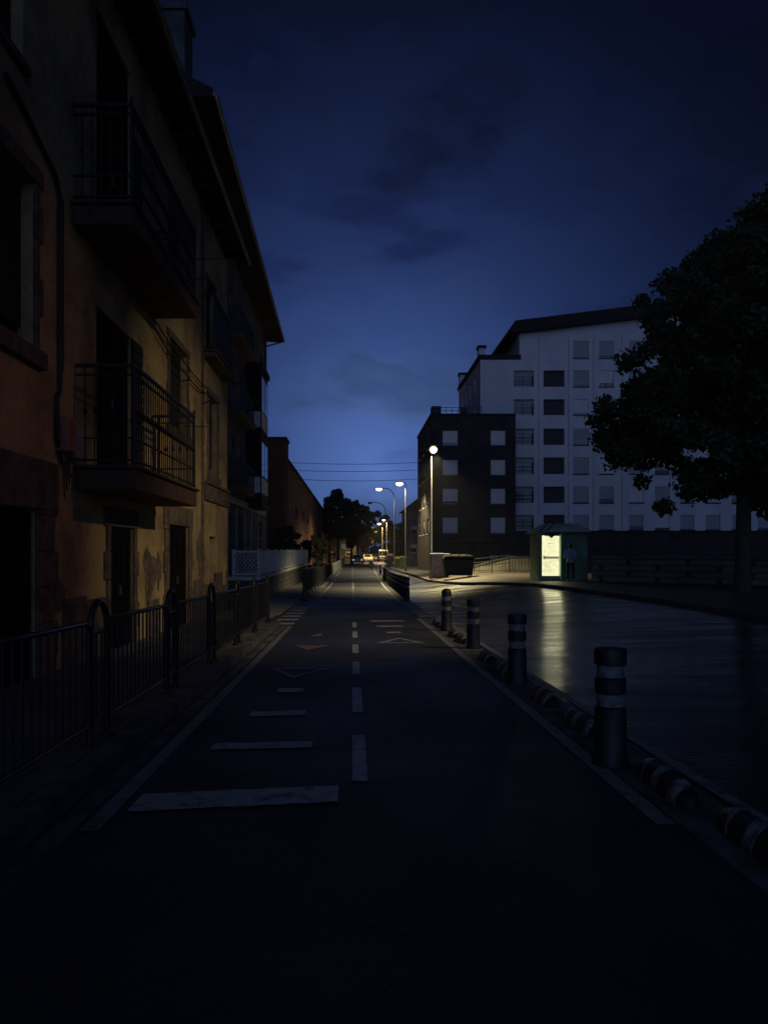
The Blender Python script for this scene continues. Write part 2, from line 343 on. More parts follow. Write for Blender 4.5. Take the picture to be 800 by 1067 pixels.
# painted markings
def mark(name, x0, x1, y0, y1, m=M_paint, dz=.008, label='white painted bar on cycle path'):
    return structure(strip(name, m, x0, x1, ys(y0, y1, .8), dz, 1), label, 'road marking')
mark('painted_line', -1.42, -1.32, 3.9, 16.6, M_paint2, label='left edge line of cycle path')  # dim paint and late start imitate the darkness near the camera
mark('painted_line', -1.42, -1.32, 24.5, 120, M_paint2, label='left edge line of cycle path beyond the crossing')
structure(strip('painted_line', M_paint2, lambda y: borderX(y) - .53, lambda y: borderX(y) - .42, ys(4.0, 19, 1), .008, 1), 'right edge line of cycle path', 'road marking')  # near stretch painted dimmer than the far one to imitate a dark foreground
structure(strip('painted_line', M_paint, lambda y: borderX(y) - .53, lambda y: borderX(y) - .42, ys(27, 120, 1), .008, 1), 'right edge line of cycle path beyond the crossing', 'road marking')
structure(strip('painted_line', M_paint2, lambda y: borderX(y) + .04, lambda y: borderX(y) + .13, ys(-8, 18.6, 1), .006, 1), 'faint edge line of the road', 'road marking')
for a, b in ((4.79, 6.07), (7.0, 8.4), (9.4, 10.6), (11.6, 12.85), (14.0, 15.3), (16.3, 17.7)):
    mark('centre_dash', 0.0, .10, a, b, label='dash of the centre line of the cycle path')
mark('centre_line', -.0, .09, 27, 118, M_paint2, label='solid far centre line of the cycle path')
def bar(x0, x1, y0, y1, sk):
    mb = MB(); n = 14; g_ = random.Random(int(x0 * 991 + y0 * 77))
    lo_, hi_ = [], []
    for k in range(n + 1):
        t = k / n; x = x0 + (x1 - x0) * t; e = g_.uniform(-.008, .008); f = g_.uniform(-.008, .008)
        lo_.append((x + (e if k in (0, n) else 0), y0 + sk * t + e, gz(x, y0) + .008)); hi_.append((x + (f if k in (0, n) else 0), y1 + sk * t + f, gz(x, y1) + .008))
    for k in range(n): mb.quad(lo_[k], lo_[k + 1], hi_[k + 1], hi_[k])
    structure(mb.build('painted_bar', M_paint), 'white painted bar across one lane of the cycle path', 'road marking')
for a in ((-1.27, -.085, 4.20, 4.52, .17), (-1.06, -.31, 5.60, 5.80, .06), (-.94, -.44, 6.82, 7.04, .05), (-.82, -.54, 8.09, 8.34, .03),
          (.44, 1.25, 17.9, 18.25, .05), (.54, 1.12, 16.4, 16.7, .05), (.69, .98, 14.95, 15.25, .02)): bar(*a)
def tri_outline(name, pts, wdt, m, label):
    c = [sum(p[0] for p in pts) / 3, sum(p[1] for p in pts) / 3]; mb = MB()
    ins = []
    for p in pts:
        dx, dy = c[0] - p[0], c[1] - p[1]; ins.append((p[0] + dx * wdt, p[1] + dy * wdt))
    for i in range(3):
        j = (i + 1) % 3; q = [pts[i], pts[j], ins[j], ins[i]]
        mb.quad(*[(x, y, gz(x, y) + .008) for x, y in q])
    o = mb.build(name, m); structure(o, label, 'road marking')
tri_outline('painted_triangle', [(-1.09, 9.95), (-.73, 9.1), (-.29, 9.95)], .30, M_paint2, 'faded outlined triangle in the left lane')
tri_outline('painted_triangle', [(.43, 13.1), (.87, 14.0), (1.28, 13.1)], .28, M_paint, 'outlined triangle in the right lane')
tri_outline('painted_triangle', [(-.98, 12.7), (-.72, 12.05), (-.40, 12.7)], .99, M_redpaint, 'faded reddish triangle in the left lane')
tri_outline('painted_arrow', [(-.82, 14.3), (-.6, 14.95), (-.6, 14.3)], .99, M_paint2, 'small worn arrow in the left lane')
for y in (17.1, 18.3, 19.5, 20.7, 21.9, 23.1):
    mark('crossing_bar', -1.86, -1.34, y, y + .5, M_paint, label='white crossing bar beside the dropped pavement')
for k in range(8):
    y = 19.6 + k * .95
    structure(strip('crossing_bar', M_paint, lambda q: 1.75, lambda q: 3.3, ys(y, y + .48, .3), .006, 3), 'white crossing bar on the wet road', 'road marking')
for k in (0, 3):
    tag(structure(MB().lathe([(.30, 0), (.30, .004)], 0, 0, 20).build('manhole_cover', M_metalb, loc=((.9, 6.8, 7.4, -.9, 5.6, 4.4)[k], (11, 24, 14, 20.5, 27, 9)[k], gz((.9, 6.8, 7.4, -.9, 5.6, 4.4)[k], (11, 24, 14, 20.5, 27, 9)[k]) + .003)), 'round iron manhole cover in the asphalt', 'manhole cover'))

# ------------------------------------------------------------------ building helper
def facade(mb, o, u, W, z0, z1, holes, dep=.28):
    """wall sheet with real openings; o = start (x,y), u = unit direction (x,y); outward normal = u rotated -90 deg; holes = (u0,u1,z0,z1)"""
    nx, ny = u[1], -u[0]
    us = sorted(set([0, W] + [a for h in holes for a in (h[0], h[1])])); zs = sorted(set([z0, z1] + [a for h in holes for a in (h[2], h[3])]))
    us = [a for a in us if 0 <= a <= W]; zs = [a for a in zs if z0 <= a <= z1]
    def pt(a, z, dd=0): return (o[0] + u[0] * a - nx * dd, o[1] + u[1] * a - ny * dd, z)
    for a, b in zip(us, us[1:]):
        for c, e in zip(zs, zs[1:]):
            ca, cz = (a + b) / 2, (c + e) / 2
            if any(h[0] < ca < h[1] and h[2] < cz < h[3] for h in holes): continue
            mb.quad(pt(a, c), pt(b, c), pt(b, e), pt(a, e))
    for h in list(holes):
        a, b, c, e = h
        mb.quad(pt(a, c), pt(a, c, dep), pt(a, e, dep), pt(a, e)); mb.quad(pt(b, c, dep), pt(b, c), pt(b, e), pt(b, e, dep))
        mb.quad(pt(a, e), pt(a, e, dep), pt(b, e, dep), pt(b, e)); mb.quad(pt(a, c, dep), pt(a, c), pt(b, c), pt(b, c, dep))
    mb.quad(pt(0, z0), pt(0, z1), pt(0, z1, dep), pt(0, z0, dep)); mb.quad(pt(W, z0), pt(W, z0, dep), pt(W, z1, dep), pt(W, z1))
    mb.quad(pt(0, z1), pt(W, z1), pt(W, z1, dep), pt(0, z1, dep)); mb.quad(pt(0, z0), pt(0, z0, dep), pt(W, z0, dep), pt(W, z0))
def wbox(mb, o, u, a0, a1, z0, z1, d0, d1):
    """box in facade coordinates; d = depth inwards (negative = proud of the wall)"""
    nx, ny = u[1], -u[0]
    def pt(a, z, dd): return (o[0] + u[0] * a - nx * dd, o[1] + u[1] * a - ny * dd, z)
    mb.hexa([pt(a0, z0, d0), pt(a1, z0, d0), pt(a1, z0, d1), pt(a0, z0, d1)], [pt(a0, z1, d0), pt(a1, z1, d0), pt(a1, z1, d1), pt(a0, z1, d1)])
    return mb
def window(parent, o, u, h, kind='glass', shut=None, dep=.28, sill=True, frame_m=None, closed=.8, sill_m=None, label=None):
    a, b, c, e = h; fm = frame_m or M_wood; e_ = .004
    f = MB(); t = .06
    wbox(f, o, u, a + e_, a + t, c + e_, e - e_, dep - .10, dep - .02); wbox(f, o, u, b - t, b - e_, c + e_, e - e_, dep - .10, dep - .02)
    wbox(f, o, u, a + t, b - t, e - t, e - e_, dep - .098, dep - .022); wbox(f, o, u, a + t, b - t, c + e_, c + t, dep - .098, dep - .022)
    if b - a > .9: wbox(f, o, u, (a + b) / 2 - .03, (a + b) / 2 + .03, c + t, e - t, dep - .095, dep - .025)
    w_ = f.build('window', fm, parent)
    if label: w_['label'] = label
    g_ = MB(); wbox(g_, o, u, a + t, b - t, c + t, e - t, dep - .06, dep - .05); g_.build('pane', M_glass, w_)
    if shut:
        s = MB(); zz = c + t + (e - c - t) * (1 - closed); n = max(3, int((e - zz) / .16)); ph = (e - e_ - zz) / n
        for i in range(n): wbox(s, o, u, a + .02, b - .02, zz + i * ph + .012, zz + (i + 1) * ph, dep - .15, dep - .125)
        wbox(s, o, u, a + .02, b - .02, zz, e - e_, dep - .125, dep - .11)
        s.build('shutter', shut, w_)
    if sill:
        s = MB(); wbox(s, o, u, a - .07, b + .07, c - .09, c - .003, -.07, dep - .12); s.build('sill', sill_m or M_stone, w_)
    return w_
def balcony(parent, y0, y1, xw, dep, z, thick, rail, m_slab=M_stone, nb=.12, belly=True, name='balcony'):
    """balcony on a wall facing +X at x = xw"""
    s = MB(); s.box(xw + .003, xw + dep, y0, y1, z - thick, z); s.box(xw + .003, xw + dep + .05, y0 - .05, y1 + .05, z + .001, z + .05)
    b = s.build(name, m_slab, parent, bevel=.015)
    r = MB(); X = xw + dep - .04; yA, yB = y0 + .04, y1 - .04
    zt = z + rail
    for zz, th in ((zt, .022), (z + .12, .013), (z + rail * .30, .010), (zt - .12, .010)):
        r.box(xw + .01, X + .02, yA - .02, yA + .02, zz - th, zz + th); r.box(xw + .01, X + .02, yB - .02, yB + .02, zz - th, zz + th)
        r.box(X - .02, X + .02, yA + .02, yB - .02, zz - th + .001, zz + th - .001)
    def bar(x, y):
        if belly: r.tube([(x, y, z + .05), (x, y, z + rail * .52), (x, y, z + rail * .56), (x, y, z + rail * .60), (x, y, zt)], [.010, .010, .030, .010, .010], 6)
        else: r.tube([(x, y, z + .05), (x, y, zt)], .009, 5)
    n = int((yB - yA) / nb)
    for i in range(n + 1): bar(X, yA + (yB - yA) * i / n)
    n2 = max(2, int((X - xw) / nb))
    for i in range(1, n2):
        x = xw + (X - xw) * i / n2; bar(x, yA); bar(x, yB)
    for y in (yA, yB): r.box(X - .018, X + .018, y - .018, y + .018, z + .05, zt + .10)
    r.build('railing', M_metalb, b)
    return b

# ------------------------------------------------------------------ ochre house (left, near)
XW = -3.6; O1 = (XW, 2.0); U1 = (0, 1)
h1 = empty('ochre_house', (XW, 12, -.2), label='old ochre plastered house with iron balconies lit by a warm lamp, nearest on the left', cat='house')
def loc_child(o, p): o.location = -Vector(p.location); return o     # mesh data in world coordinates under an offset parent
def P1(o): o.matrix_parent_inverse = Matrix.Translation(-h1.location); return o
def fixp(root):
    for c in root.children: c.matrix_parent_inverse = Matrix.Translation(-root.location)
Y0 = 2.0
H1 = {
 'nearwin': (4.3, 6.45, 3.67, 5.55), 'portal': (4.4, 6.5, -.3, 1.86),
 'bdoor1': (8.55, 10.15, 2.52, 4.85), 'bdoor2': (8.55, 10.15, 5.88, 9.1),
 'win3': (12.7, 14.3, 3.85, 5.6), 'slit': (16.75, 17.9, 3.3, 5.3), 'upslit': (16.5, 18.0, 6.3, 8.3), 'win4': (12.7, 14.1, 6.6, 8.4),
 'gdoor': (9.1, 10.3, -.3, 1.75), 'gdoor2': (12.65, 14.4, -.3, 1.90), 'gslit': (16.9, 17.8, .25, 1.75), 'nearwin2': (4.3, 6.2, 6.7, 8.5),
}
mb = MB(); facade(mb, O1, U1, 19.6, -.6, 9.9, list(H1.values()))
mb.box(-13, XW - .285, 2.0, 21.6, -.6, 9.9)
mb.build('wall', M_plaster, h1)
for k in ('nearwin', 'win3', 'slit', 'win4', 'nearwin2'):
    window(h1, O1, U1, H1[k], shut=M_wood, closed=.9)
for k in ('bdoor1', 'bdoor2', 'gdoor', 'gdoor2', 'portal', 'upslit', 'gslit'):
    a, b, c, e = H1[k]; s = MB(); n = 4
    dd_ = .17 if k in ('bdoor1', 'bdoor2', 'gdoor', 'gdoor2', 'portal') else 0
    for i in range(n):
        x0 = a + .03 + (b - a - .06) * i / n; x1 = a + .03 + (b - a - .06) * (i + 1) / n - .012
        wbox(s, O1, U1, x0, x1, c + .02, e - .03, .20 - dd_, .25 - dd_)
        wbox(s, O1, U1, x0 + .06, x1 - .06, c + .25, (c + e) / 2 - .08, .185 - dd_, .199 - dd_); wbox(s, O1, U1, x0 + .06, x1 - .06, (c + e) / 2 + .08, e - .15, .185 - dd_, .199 - dd_)
    dr = s.build('door', M_door, h1)
    hh = MB(); wbox(hh, O1, U1, (a + b) / 2 - .10, (a + b) / 2 - .07, c + 1.0, c + 1.15, .15 - dd_, .184 - dd_); hh.build('handle', M_steel, dr)
# stone door and window surrounds, corner stones
def surround(k, wd=.22, lint=.32, m=M_stone, sill=False, name='stone_surround', jag=.0):
    a, b, c, e = H1[k]; s = MB(); pr = -.035
    z = c; i = 0
    while z < e - .01:
        z2 = min(e, z + .42); q = wd + (.10 if i % 2 else 0); 
        wbox(s, O1, U1, a - q, a - .003, z + .006, z2, pr, .02); wbox(s, O1, U1, b + .003, b + q, z + .006, z2, pr, .02); z = z2; i += 1
    wbox(s, O1, U1, a - wd - .1, b + wd + .1, e + .003, e + lint, pr - .004, .02)
    if sill: wbox(s, O1, U1, a - wd - .1, b + wd + .1, c - .2, c - .003, pr - .05, .02)
    s.build(name, m, h1, bevel=.012)
surround('portal', .5, .58); surround('gdoor2', .3, .40); surround('gdoor', .16, .3); surround('slit', .13, .16, sill=True); surround('win3', .10, .14, sill=True); surround('nearwin', .12, .2, sill=True)
s = MB(); i = 0; z = -.3
while z < 9.6:
    q = .34 if i % 2 else .20
    wbox(s, O1, U1, 15.95 - q / 2 + (.05 if i % 2 else 0), 15.95 + q / 2, z + .006, z + .46, -.03, .02); z += .47; i += 1
s.build('quoins', M_stone, h1, bevel=.01)
s = MB(); wbox(s, O1, U1, 16.2, 19.6, 2.62, 3.02, -.06, .02); wbox(s, O1, U1, 16.2, 19.6, 3.023, 3.09, -.11, .02); s.build('string_course', M_stone, h1, bevel=.01)
s = MB(); 
a = 0.
random.seed(3)
while a < 19.5:
    L_ = random.uniform(.5, 1.0); e = min(19.58, a + L_)
    ok = not any(H1[k][0] - .55 < (a + e) / 2 < H1[k][1] + .55 for k in ('portal', 'gdoor2')) and not any(H1[k][0] - .5 < (a + e) / 2 < H1[k][1] + .5 for k in ('gdoor',))
    if ok: s = MB(); wbox(s, O1, U1, a, e - .015, -.5, random.uniform(.35, .85), -.025, .02); s.build('plinth_stone', M_stone, h1, bevel=.012)
    a = e
# peeled plaster patches showing stone
s = MB()
for (cy, cz, ry, rz_) in ((13.35, 1.0, .40, .42), (17.6, 1.35, .22, .45), (13.95, 1.0, .16, .30), (9.0, .9, .3, .3)):
    pts = []
    for k in range(18):
        th = 2 * math.pi * k / 18; q = 1 + .28 * math.sin(3 * th + cy) + .18 * random.uniform(-1, 1)
        pts.append((cy + ry * q * math.cos(th), cz + rz_ * q * math.sin(th)))
    s = MB(); s.prism(pts, 'x', XW - .01, XW + .008); s.build('peeled_patch', M_stone, h1)
# balconies
balcony(h1, 9.7, 13.5, XW, .80, 2.45, .27, 1.35, M_woodred)
balcony(h1, 9.6, 13.55, XW, .80, 5.83, .25, 1.30, M_woodred)
balcony(h1, 18.1, 20.9, XW, .30, 6.2, .10, 1.40, M_stone, nb=.11, belly=False)
s = MB(); 
for z in (2.52, 5.88):
    for y0 in (10.55 - .02, ):
        for zz in range(14): s.box(XW + .02, XW + .05, 12.17, 12.72, z + .06 + zz * .16, z + .19 + zz * .16)
        s.box(XW + .012, XW + .03, 12.16, 12.74, z + .04, z + 2.32)
s.build('open_shutter', M_wood, h1)
# roof with deep eaves
s = MB(); s.prism([(-13, 14.6), (-13.0, 14.3), (XW - .0, 9.95), (-3.08, 9.72), (-3.08, 9.9)], 'y', 1.6, 21.9)
rf = s.build('roof', M_rooftile, h1)
for k in range(28): MB().box(-3.62, -3.14, 2.2 + k * .7, 2.32 + k * .7, 9.66 - .0, 9.80).build('rafter', M_wood, rf)
s = MB(); s.tube([(-3.02, 1.6, 9.80), (-3.02, 21.95, 9.80)], .065, 10); s.build('gutter', M_steel, rf, smooth_=True)
# services: conduit, meter boxes, cables
s = MB()
s.tube([(XW + .04, 7.7, 6.3), (XW + .04, 8.1, 6.2), (XW + .04, 9.0, 5.9), (XW + .04, 9.14, 5.7), (XW + .04, 9.14, 3.35), (XW + .04, 9.05, 3.25), (XW + .04, 9.05, 2.75), (XW + .04, 9.2, 2.45)], .028, 8)
s.tube([(XW + .04, 9.22, 5.7), (XW + .04, 9.22, 3.6)], .014, 6)
for q in range(4): s.tube([(XW + .05, 9.2 + q * .06, 2.5), (XW + .07, 9.18 + q * .07, 2.3), (XW + .05, 9.25 + q * .08, 2.05 + .1 * q)], .010, 5)
s.build('conduit', M_metalb, h1, smooth_=True)
M_redbox = mat('faded_red_box', (.34, .14, .09), .6, .3, 6); M_greybox = mat('grey_box', (.30, .29, .28), .6, .3, 6)
MB().box(XW + .003, XW + .16, 9.08, 9.34, 2.60, 3.02).build('meter_box', M_redbox, h1, bevel=.02)
s = MB(); s.box(XW + .003, XW + .13, 9.38, 9.66, 2.56, 2.98); s.box(XW + .131, XW + .14, 9.46, 9.58, 2.68, 2.84); s.build('meter_box', M_greybox, h1, bevel=.015)
s = MB()
for dz, sg in ((0, .12), (-.14, .22)):
    pts = [(XW + .07, 13.2 + 4.9 * t, 5.55 + dz - .22 * t - sg * math.sin(t * math.pi * 3) * .12 - sg * .8 * math.sin(t * math.pi)) for t in [i / 24 for i in range(25)]]
    s.tube(pts, .017, 6)
s.tube([(XW + .05, 17.9, 4.9), (XW + .25, 18.1, 5.05), (XW + .05, 18.3, 5.2)], .02, 6)
s.build('cable', M_metalb, h1, smooth_=True)
s = MB(); s.tube([(-2.85, 12.7, 3.5), (-2.5, 12.9, 3.52)], .008, 5); s.tube([(-2.85, 13.4, 6.6), (-2.45, 14.0, 6.85)], .010, 5); s.tube([(XW, 15.3, 6.9), (XW + .7, 15.3, 6.95)], .012, 5); s.build('clothes_arm', M_metalb, h1)
fixp(h1)

# ------------------------------------------------------------------ tall grey house (left, second)
X2 = -5.0; O2 = (X2, 22.0); U2 = (0, 1)
h2 = empty('grey_house', (X2, 32, -.6), label='tall dark grey house with oriel bay behind the white balustrade, second on the left', cat='house')
hol = []
for fl, zz in enumerate((4.1, 7.2, 10.3)):
    for y in (1.2, 4.6, 8.6, 11.2, 18.6): hol.append((y, y + 1.15, zz, zz + 2.0))
for y in (8.2, 10.6, 18.2): hol.append((y, y + 1.3, .4, 2.9))
mb = MB(); facade(mb, O2, U2, 21, -.9, 13.6, hol); mb.box(-14, X2 - .285, 22, 43, -.9, 13.6); mb.build('wall', M_plaster2, h2)
for h_ in hol: window(h2, O2, U2, h_, shut=M_wood if h_[2] < 1 else M_shutg, closed=.35, sill=h_[2] > 1, frame_m=M_wood)
s = MB()
for y in (7.85, 10.1, 12.6, 14.7, 17.5, 20.6): wbox(s, O2, U2, y, y + .28, -.6, 3.3, -.05, .02)
wbox(s, O2, U2, 0, 21, 3.32, 3.6, -.09, .02); s.build('pilasters', M_greybox, h2)
for z in (3.95, 7.05, 10.15):
    balcony(h2, 30.0, 34.2, X2, .55, z, .18, 1.05, M_stone, nb=.16, belly=False)
s = MB(); s.box(X2 + .003, -4.3, 35.4, 38.1, 3.6, 10.0); s.box(X2 + .003, -4.2, 35.3, 38.2, 10.001, 10.25); s.box(X2 + .003, -4.22, 35.32, 38.18, 3.4, 3.599)
ori = s.build('oriel_bay', M_wood, h2)
for z in (4.1, 7.2):
    MB().box(-4.299, -4.28, 35.5, 38.0, z, z + .75).build('white_panel', M_wpaint, ori)
    MB().box(X2 + .1, -4.35, 35.38, 35.399, z, z + .75).build('white_panel', M_wpaint, ori)
for z in (4.95, 8.05):
    for bb in ((-4.299, -4.29, 35.6, 36.65), (-4.299, -4.29, 36.85, 37.9), (X2 + .1, -4.4, 35.385, 35.398)): MB().box(*bb, z, z + 1.6).build('pane', M_glass, ori)
# roof: eave line tilts a little (14.9 m near, 13.7 m far)
s = MB()
def hx(x, y, z): return (x, y, z)
s.hexa([(-14, 21.7, 13.55), (X2, 21.7, 13.6), (X2, 43.4, 13.6), (-14, 43.4, 13.6)], [(-14, 21.7, 14.3), (X2, 21.7, 14.3), (X2, 43.4, 13.8), (-14, 43.4, 13.8)])
s.hexa([(-9, 21.6, 14.6), (-4.05, 21.7, 14.55), (-4.05, 43.5, 13.45), (-9, 43.5, 13.6)], [(-9, 21.6, 17.2), (-4.05, 21.7, 14.8), (-4.05, 43.5, 13.65), (-9, 43.5, 16.0)])
s.hexa([(-14, 21.6, 14.3), (-9.001, 21.6, 14.3), (-9.001, 43.5, 13.6), (-14, 43.5, 13.6)], [(-14, 21.6, 14.9), (-9.001, 21.6, 17.2), (-9.001, 43.5, 16.0), (-14, 43.5, 13.9)])
rf = s.build('roof', M_rooftile, h2)
s = MB(); s.box(-5.95, -4.9, 21.9, 23.0, 14.9, 17.2); s.box(-6.03, -4.82, 21.82, 23.08, 17.201, 17.38); s.build('chimney', M_plaster2, rf)
s = MB(); s.tube([(-3.98, 21.7, 14.62), (-3.98, 43.5, 13.5)], .08, 8); s.build('gutter', M_steel, rf)
s = MB(); s.tube([(X2 + .08, 42.7, 13.3), (X2 + .08, 42.7, -.2)], .05, 8); s.tube([(-3.98, 43.3, 13.45), (X2 + .08, 42.7, 13.0)], .045, 8); s.build('downpipe', M_steel, h2)
fixp(h2)

# ------------------------------------------------------------------ raised terrace with white balustrade
te = empty('terrace', (-3.6, 29, -.5), label='raised stone forecourt edged by a white lattice and picket balustrade', cat='terrace')
s = MB(); s.hexa([(-4.99, 29, -1), (-3.62, 29, -1), (-3.62, 60, -1.2), (-4.99, 60, -1.2)], [(-4.99, 29, .22), (-3.62, 29, .22), (-3.62, 60, .22), (-4.99, 60, .22)])
s.build('retaining_wall', M_retain, te)
MB().box(-4.99, -3.55, 28.95, 60.1, .221, .36).build('coping', M_wpaint, te, bevel=.015)
s = MB(); yy = 29.03
s.box(-4.62, -3.62, yy, yy + .07, 1.30, 1.38); s.box(-4.62, -3.62, yy, yy + .07, .42, .50)
for x in (-4.66, -3.68): s.box(x, x + .11, yy - .02, yy + .09, .361, 1.42)
for d_ in (1, -1):
    for k in range(-4, 9):
        # diagonal laths clipped to the panel
        p = []
        x0, x1, z0, z1 = -4.55, -3.69, .50, 1.30
        c_ = x0 + k * .155
        a = (c_, z0); b = (c_ + (z1 - z0) * .9, z1)
        t0, t1 = 0, 1
        if a[0] < x0: t0 = (x0 - a[0]) / (b[0] - a[0])
        if b[0] > x1: t1 = (x1 - a[0]) / (b[0] - a[0])
        if t1 - t0 < .05: continue
        A = (a[0] + (b[0] - a[0]) * t0, z0 + (z1 - z0) * t0); B = (a[0] + (b[0] - a[0]) * t1, z0 + (z1 - z0) * t1)
        if d_ < 0: A = (x0 + x1 - A[0], A[1]); B = (x0 + x1 - B[0], B[1])
        s.tube([(A[0], yy + .035 + d_ * .012, A[1]), (B[0], yy + .035 + d_ * .012, B[1])], .017, 4)
s.build('lattice_panel', M_wpaint, te)
s = MB(); X = -3.62
s.box(X - .04, X + .04, 29.14, 60, 1.30, 1.38); s.box(X - .035, X + .035, 29.14, 60, .42, .48)
for k in range(150): 
    y = 29.25 + k * .205; s.box(X - .025, X + .025, y, y + .085, .481, 1.299)
for k in range(11): y = 29.14 + k * 3.07; s.box(X - .06, X + .06, y, y + .12, .361, 1.43)
s.build('picket_balustrade', M_wpaint, te)
s = MB(); s.tube([(-4.3, 30, 1.35), (-4.25, 33, 1.9), (-4.2, 35, 1.95)], .025, 6); s.build('handrail', M_steel, te)
fixp(te)

# ------------------------------------------------------------------ orange brick building (left, far)
X3 = -5.0
h3 = empty('brick_building', (X3, 60, -.9), label='long orange brick building with a dark end tower, beyond the balustrade', cat='building')
hol = [(8 + k * 9, 11 + k * 9, 4.3, 5.2) for k in range(7)]
mb = MB(); facade(mb, (X3, 57.6), U1, 78, -1.1, 8.2, hol); mb.box(-22, X3 - .285, 57.6, 135.6, -1.1, 8.2); mb.build('wall', M_brick, h3)
for h_ in hol: window(h3, (X3, 57.6), U1, h_, shut=None, sill=False, frame_m=M_metalb)
M_dkbrick = brickmat('brown_brick', (.13, .055, .035), (.10, .045, .03), (.06, .04, .03), .3, .09, .9, 'x', .012)
MB().box(-16, X3 + .1, 55, 57.59, -1.1, 9.55).build('end_tower', M_dkbrick, h3)
s = MB(); s.box(-22, X3 + .12, 57.6, 135.8, 8.201, 8.42); s.box(-16.1, X3 + .2, 54.9, 57.595, 9.551, 9.7); s.build('roof_edge', M_roof, h3)
s = MB(); s.box(X3 + .003, X3 + .06, 60, 92, 3.42, 3.50); s.box(X3 + .003, X3 + .06, 60, 92, 3.72, 3.78)
s.build('glow_strips', mat('orange_glow_paint', (.6, .25, .12), .45, .2, 4), h3)  # orange colour stands in for lamp glow on the wall
fixp(h3)

# ------------------------------------------------------------------ dark apartment block (right)
YD = 68.0
h4 = empty('dark_apartment_block', (11, YD, -.9), label='dark brick apartment block with pale roller shutters, left of the white block', cat='apartment block')
xl, xr = xa(449, YD), xa(537, YD); O4 = (xl, YD); U4 = (1, 0)
rows = [(448.5, 464), (479, 495), (509, 525), (539, 555.5)]
hol = [(xa(c0, YD) - xl, xa(c1, YD) - xl, za(b, YD), za(a, YD)) for a, b in rows for c0, c1 in ((461, 477), (511, 526.5))]
gh = [(xa(511, YD) - xl, xa(519, YD) - xl, -.6, za(578, YD))]
O4s = (xl, YD + 14); U4s = (0, -1)     # side face looks to -X
sh = []
for a, b in rows:
    for q in (2.2, 6.2, 10.2): sh.append((q, q + 1.7, za(b, YD), za(a, YD)))
mb = MB(); facade(mb, O4, U4, xr - xl, -1.1, 13.6, hol + gh)
facade(mb, O4s, U4s, 13.999, -1.1, 13.6, sh)
mb.box(xl + .29, xr, YD + .29, YD + 14, -1.1, 13.59); mb.build('wall', M_dark, h4)
for h_ in hol: window(h4, O4, U4, h_, shut=M_shut, closed=random.choice((.88, 1, 1)), frame_m=M_wpaint, sill_m=M_kerb)
for h_ in gh: window(h4, O4, U4, h_, shut=M_shutg, closed=.9, frame_m=M_metalb, sill=False)
for i, h_ in enumerate(sh): window(h4, O4s, U4s, h_, shut=M_shut, closed=(.3, .6, .9)[i % 3], frame_m=M_wpaint, sill_m=M_wpaint)
s = MB(); s.box(xl - .08, xr - .01, YD - .08, YD + 14.05, 13.601, 13.78); s.build('roof', M_roof, h4)
s = MB()
for z in (14.1, 14.4): s.tube([(xa(453, YD), YD + .3, z), (xa(503, YD), YD + .3, z)], .03, 5)
for k in range(9): x = xa(453, YD) + k * .53; s.tube([(x, YD + .3, 13.78), (x, YD + .3, 14.4)], .025, 5)
s.build('roof_railing', M_steel, h4)
s = MB(); s.box(xl + .1, xl + 1.0, YD + .6, YD + 1.6, 13.781, 14.6); s.box(xa(482, YD), xa(488, YD), YD + .8, YD + 1.5, 13.781, 14.5); s.build('planter', M_bin, h4, bevel=.08)
s = MB(); s.box(xl + 1, xr, YD - .35, YD - .003, 2.1, 2.25); s.build('canopy_ledge', M_dkwin, h4)
fixp(h4)

# ------------------------------------------------------------------ white apartment block (right)
YW = 70.0
h5 = empty('white_apartment_block', (24, YW, -.8), label='tall white rendered apartment block with sloping roof and roller shutters, behind the tree', cat='apartment block')
xl5, xm5, xr5 = xa(500, YW), xa(541, YW), 48.0
RW = [(355, 373), (386, 403), (416, 432.5), (446.6, 463.6), (476.6, 494), (507, 524), (536.5, 552)]
CA, CB = (535, 556), (566, 588)
CN = [(597, 613), (624, 639), (655, 670), (682, 697), (708.5, 723), (735, 750), (762, 777), (789, 804), (816, 831)]
lowh, uph = [], []; kinds = {}
for ri, (a, b) in enumerate(RW):
    for ci, (c0, c1) in enumerate([CA, CB] + CN):
        if ri == 0 and ci < 2: continue
        h_ = (xa(c0, YW) - xl5, xa(c1, YW) - xl5, za(b, YW), za(a, YW))
        kinds[h_] = ci
        if ri == 0: uph.append((h_[0] - (xm5 - xl5), h_[1] - (xm5 - xl5), h_[2], h_[3])); kinds[uph[-1]] = ci
        else: lowh.append(h_)
O5 = (xl5, YW); O5u = (xm5, YW)
side = []
for z in (16.6, 13.7, 10.8):
    for q in (2.7, 5.2, 7.8, 10.6): side.append((q, q + .9, z, z + 1.6))
mb = MB(); facade(mb, O5, U4, xr5 - xl5, 3.2, 19.19, lowh, .5); facade(mb, O5u, U4, xr5 - xm5, 19.2, 21.85, uph, .5)
facade(mb, (xl5, YW + 14), (0, -1), 13.99, 3.2, 19.19, side, .4)
mb.box(xl5 + .41, xr5, YW + .51, YW + 14, -1.1, 19.2); mb.box(xm5, xr5, YW + .51, YW + 14, 19.2, 21.85)
mb.prism([(xm5, 21.851), (xr5, 21.851), (xr5, 24.0), (36, 24.4)], 'y', YW, YW + 14)
mb.build('wall', M_white, h5)
s = MB(); s.box(xl5 + .1, xr5, YW + .2, YW + .509, -1.1, 3.19); s.build('ground_floor', M_dark, h5)
random.seed(11)
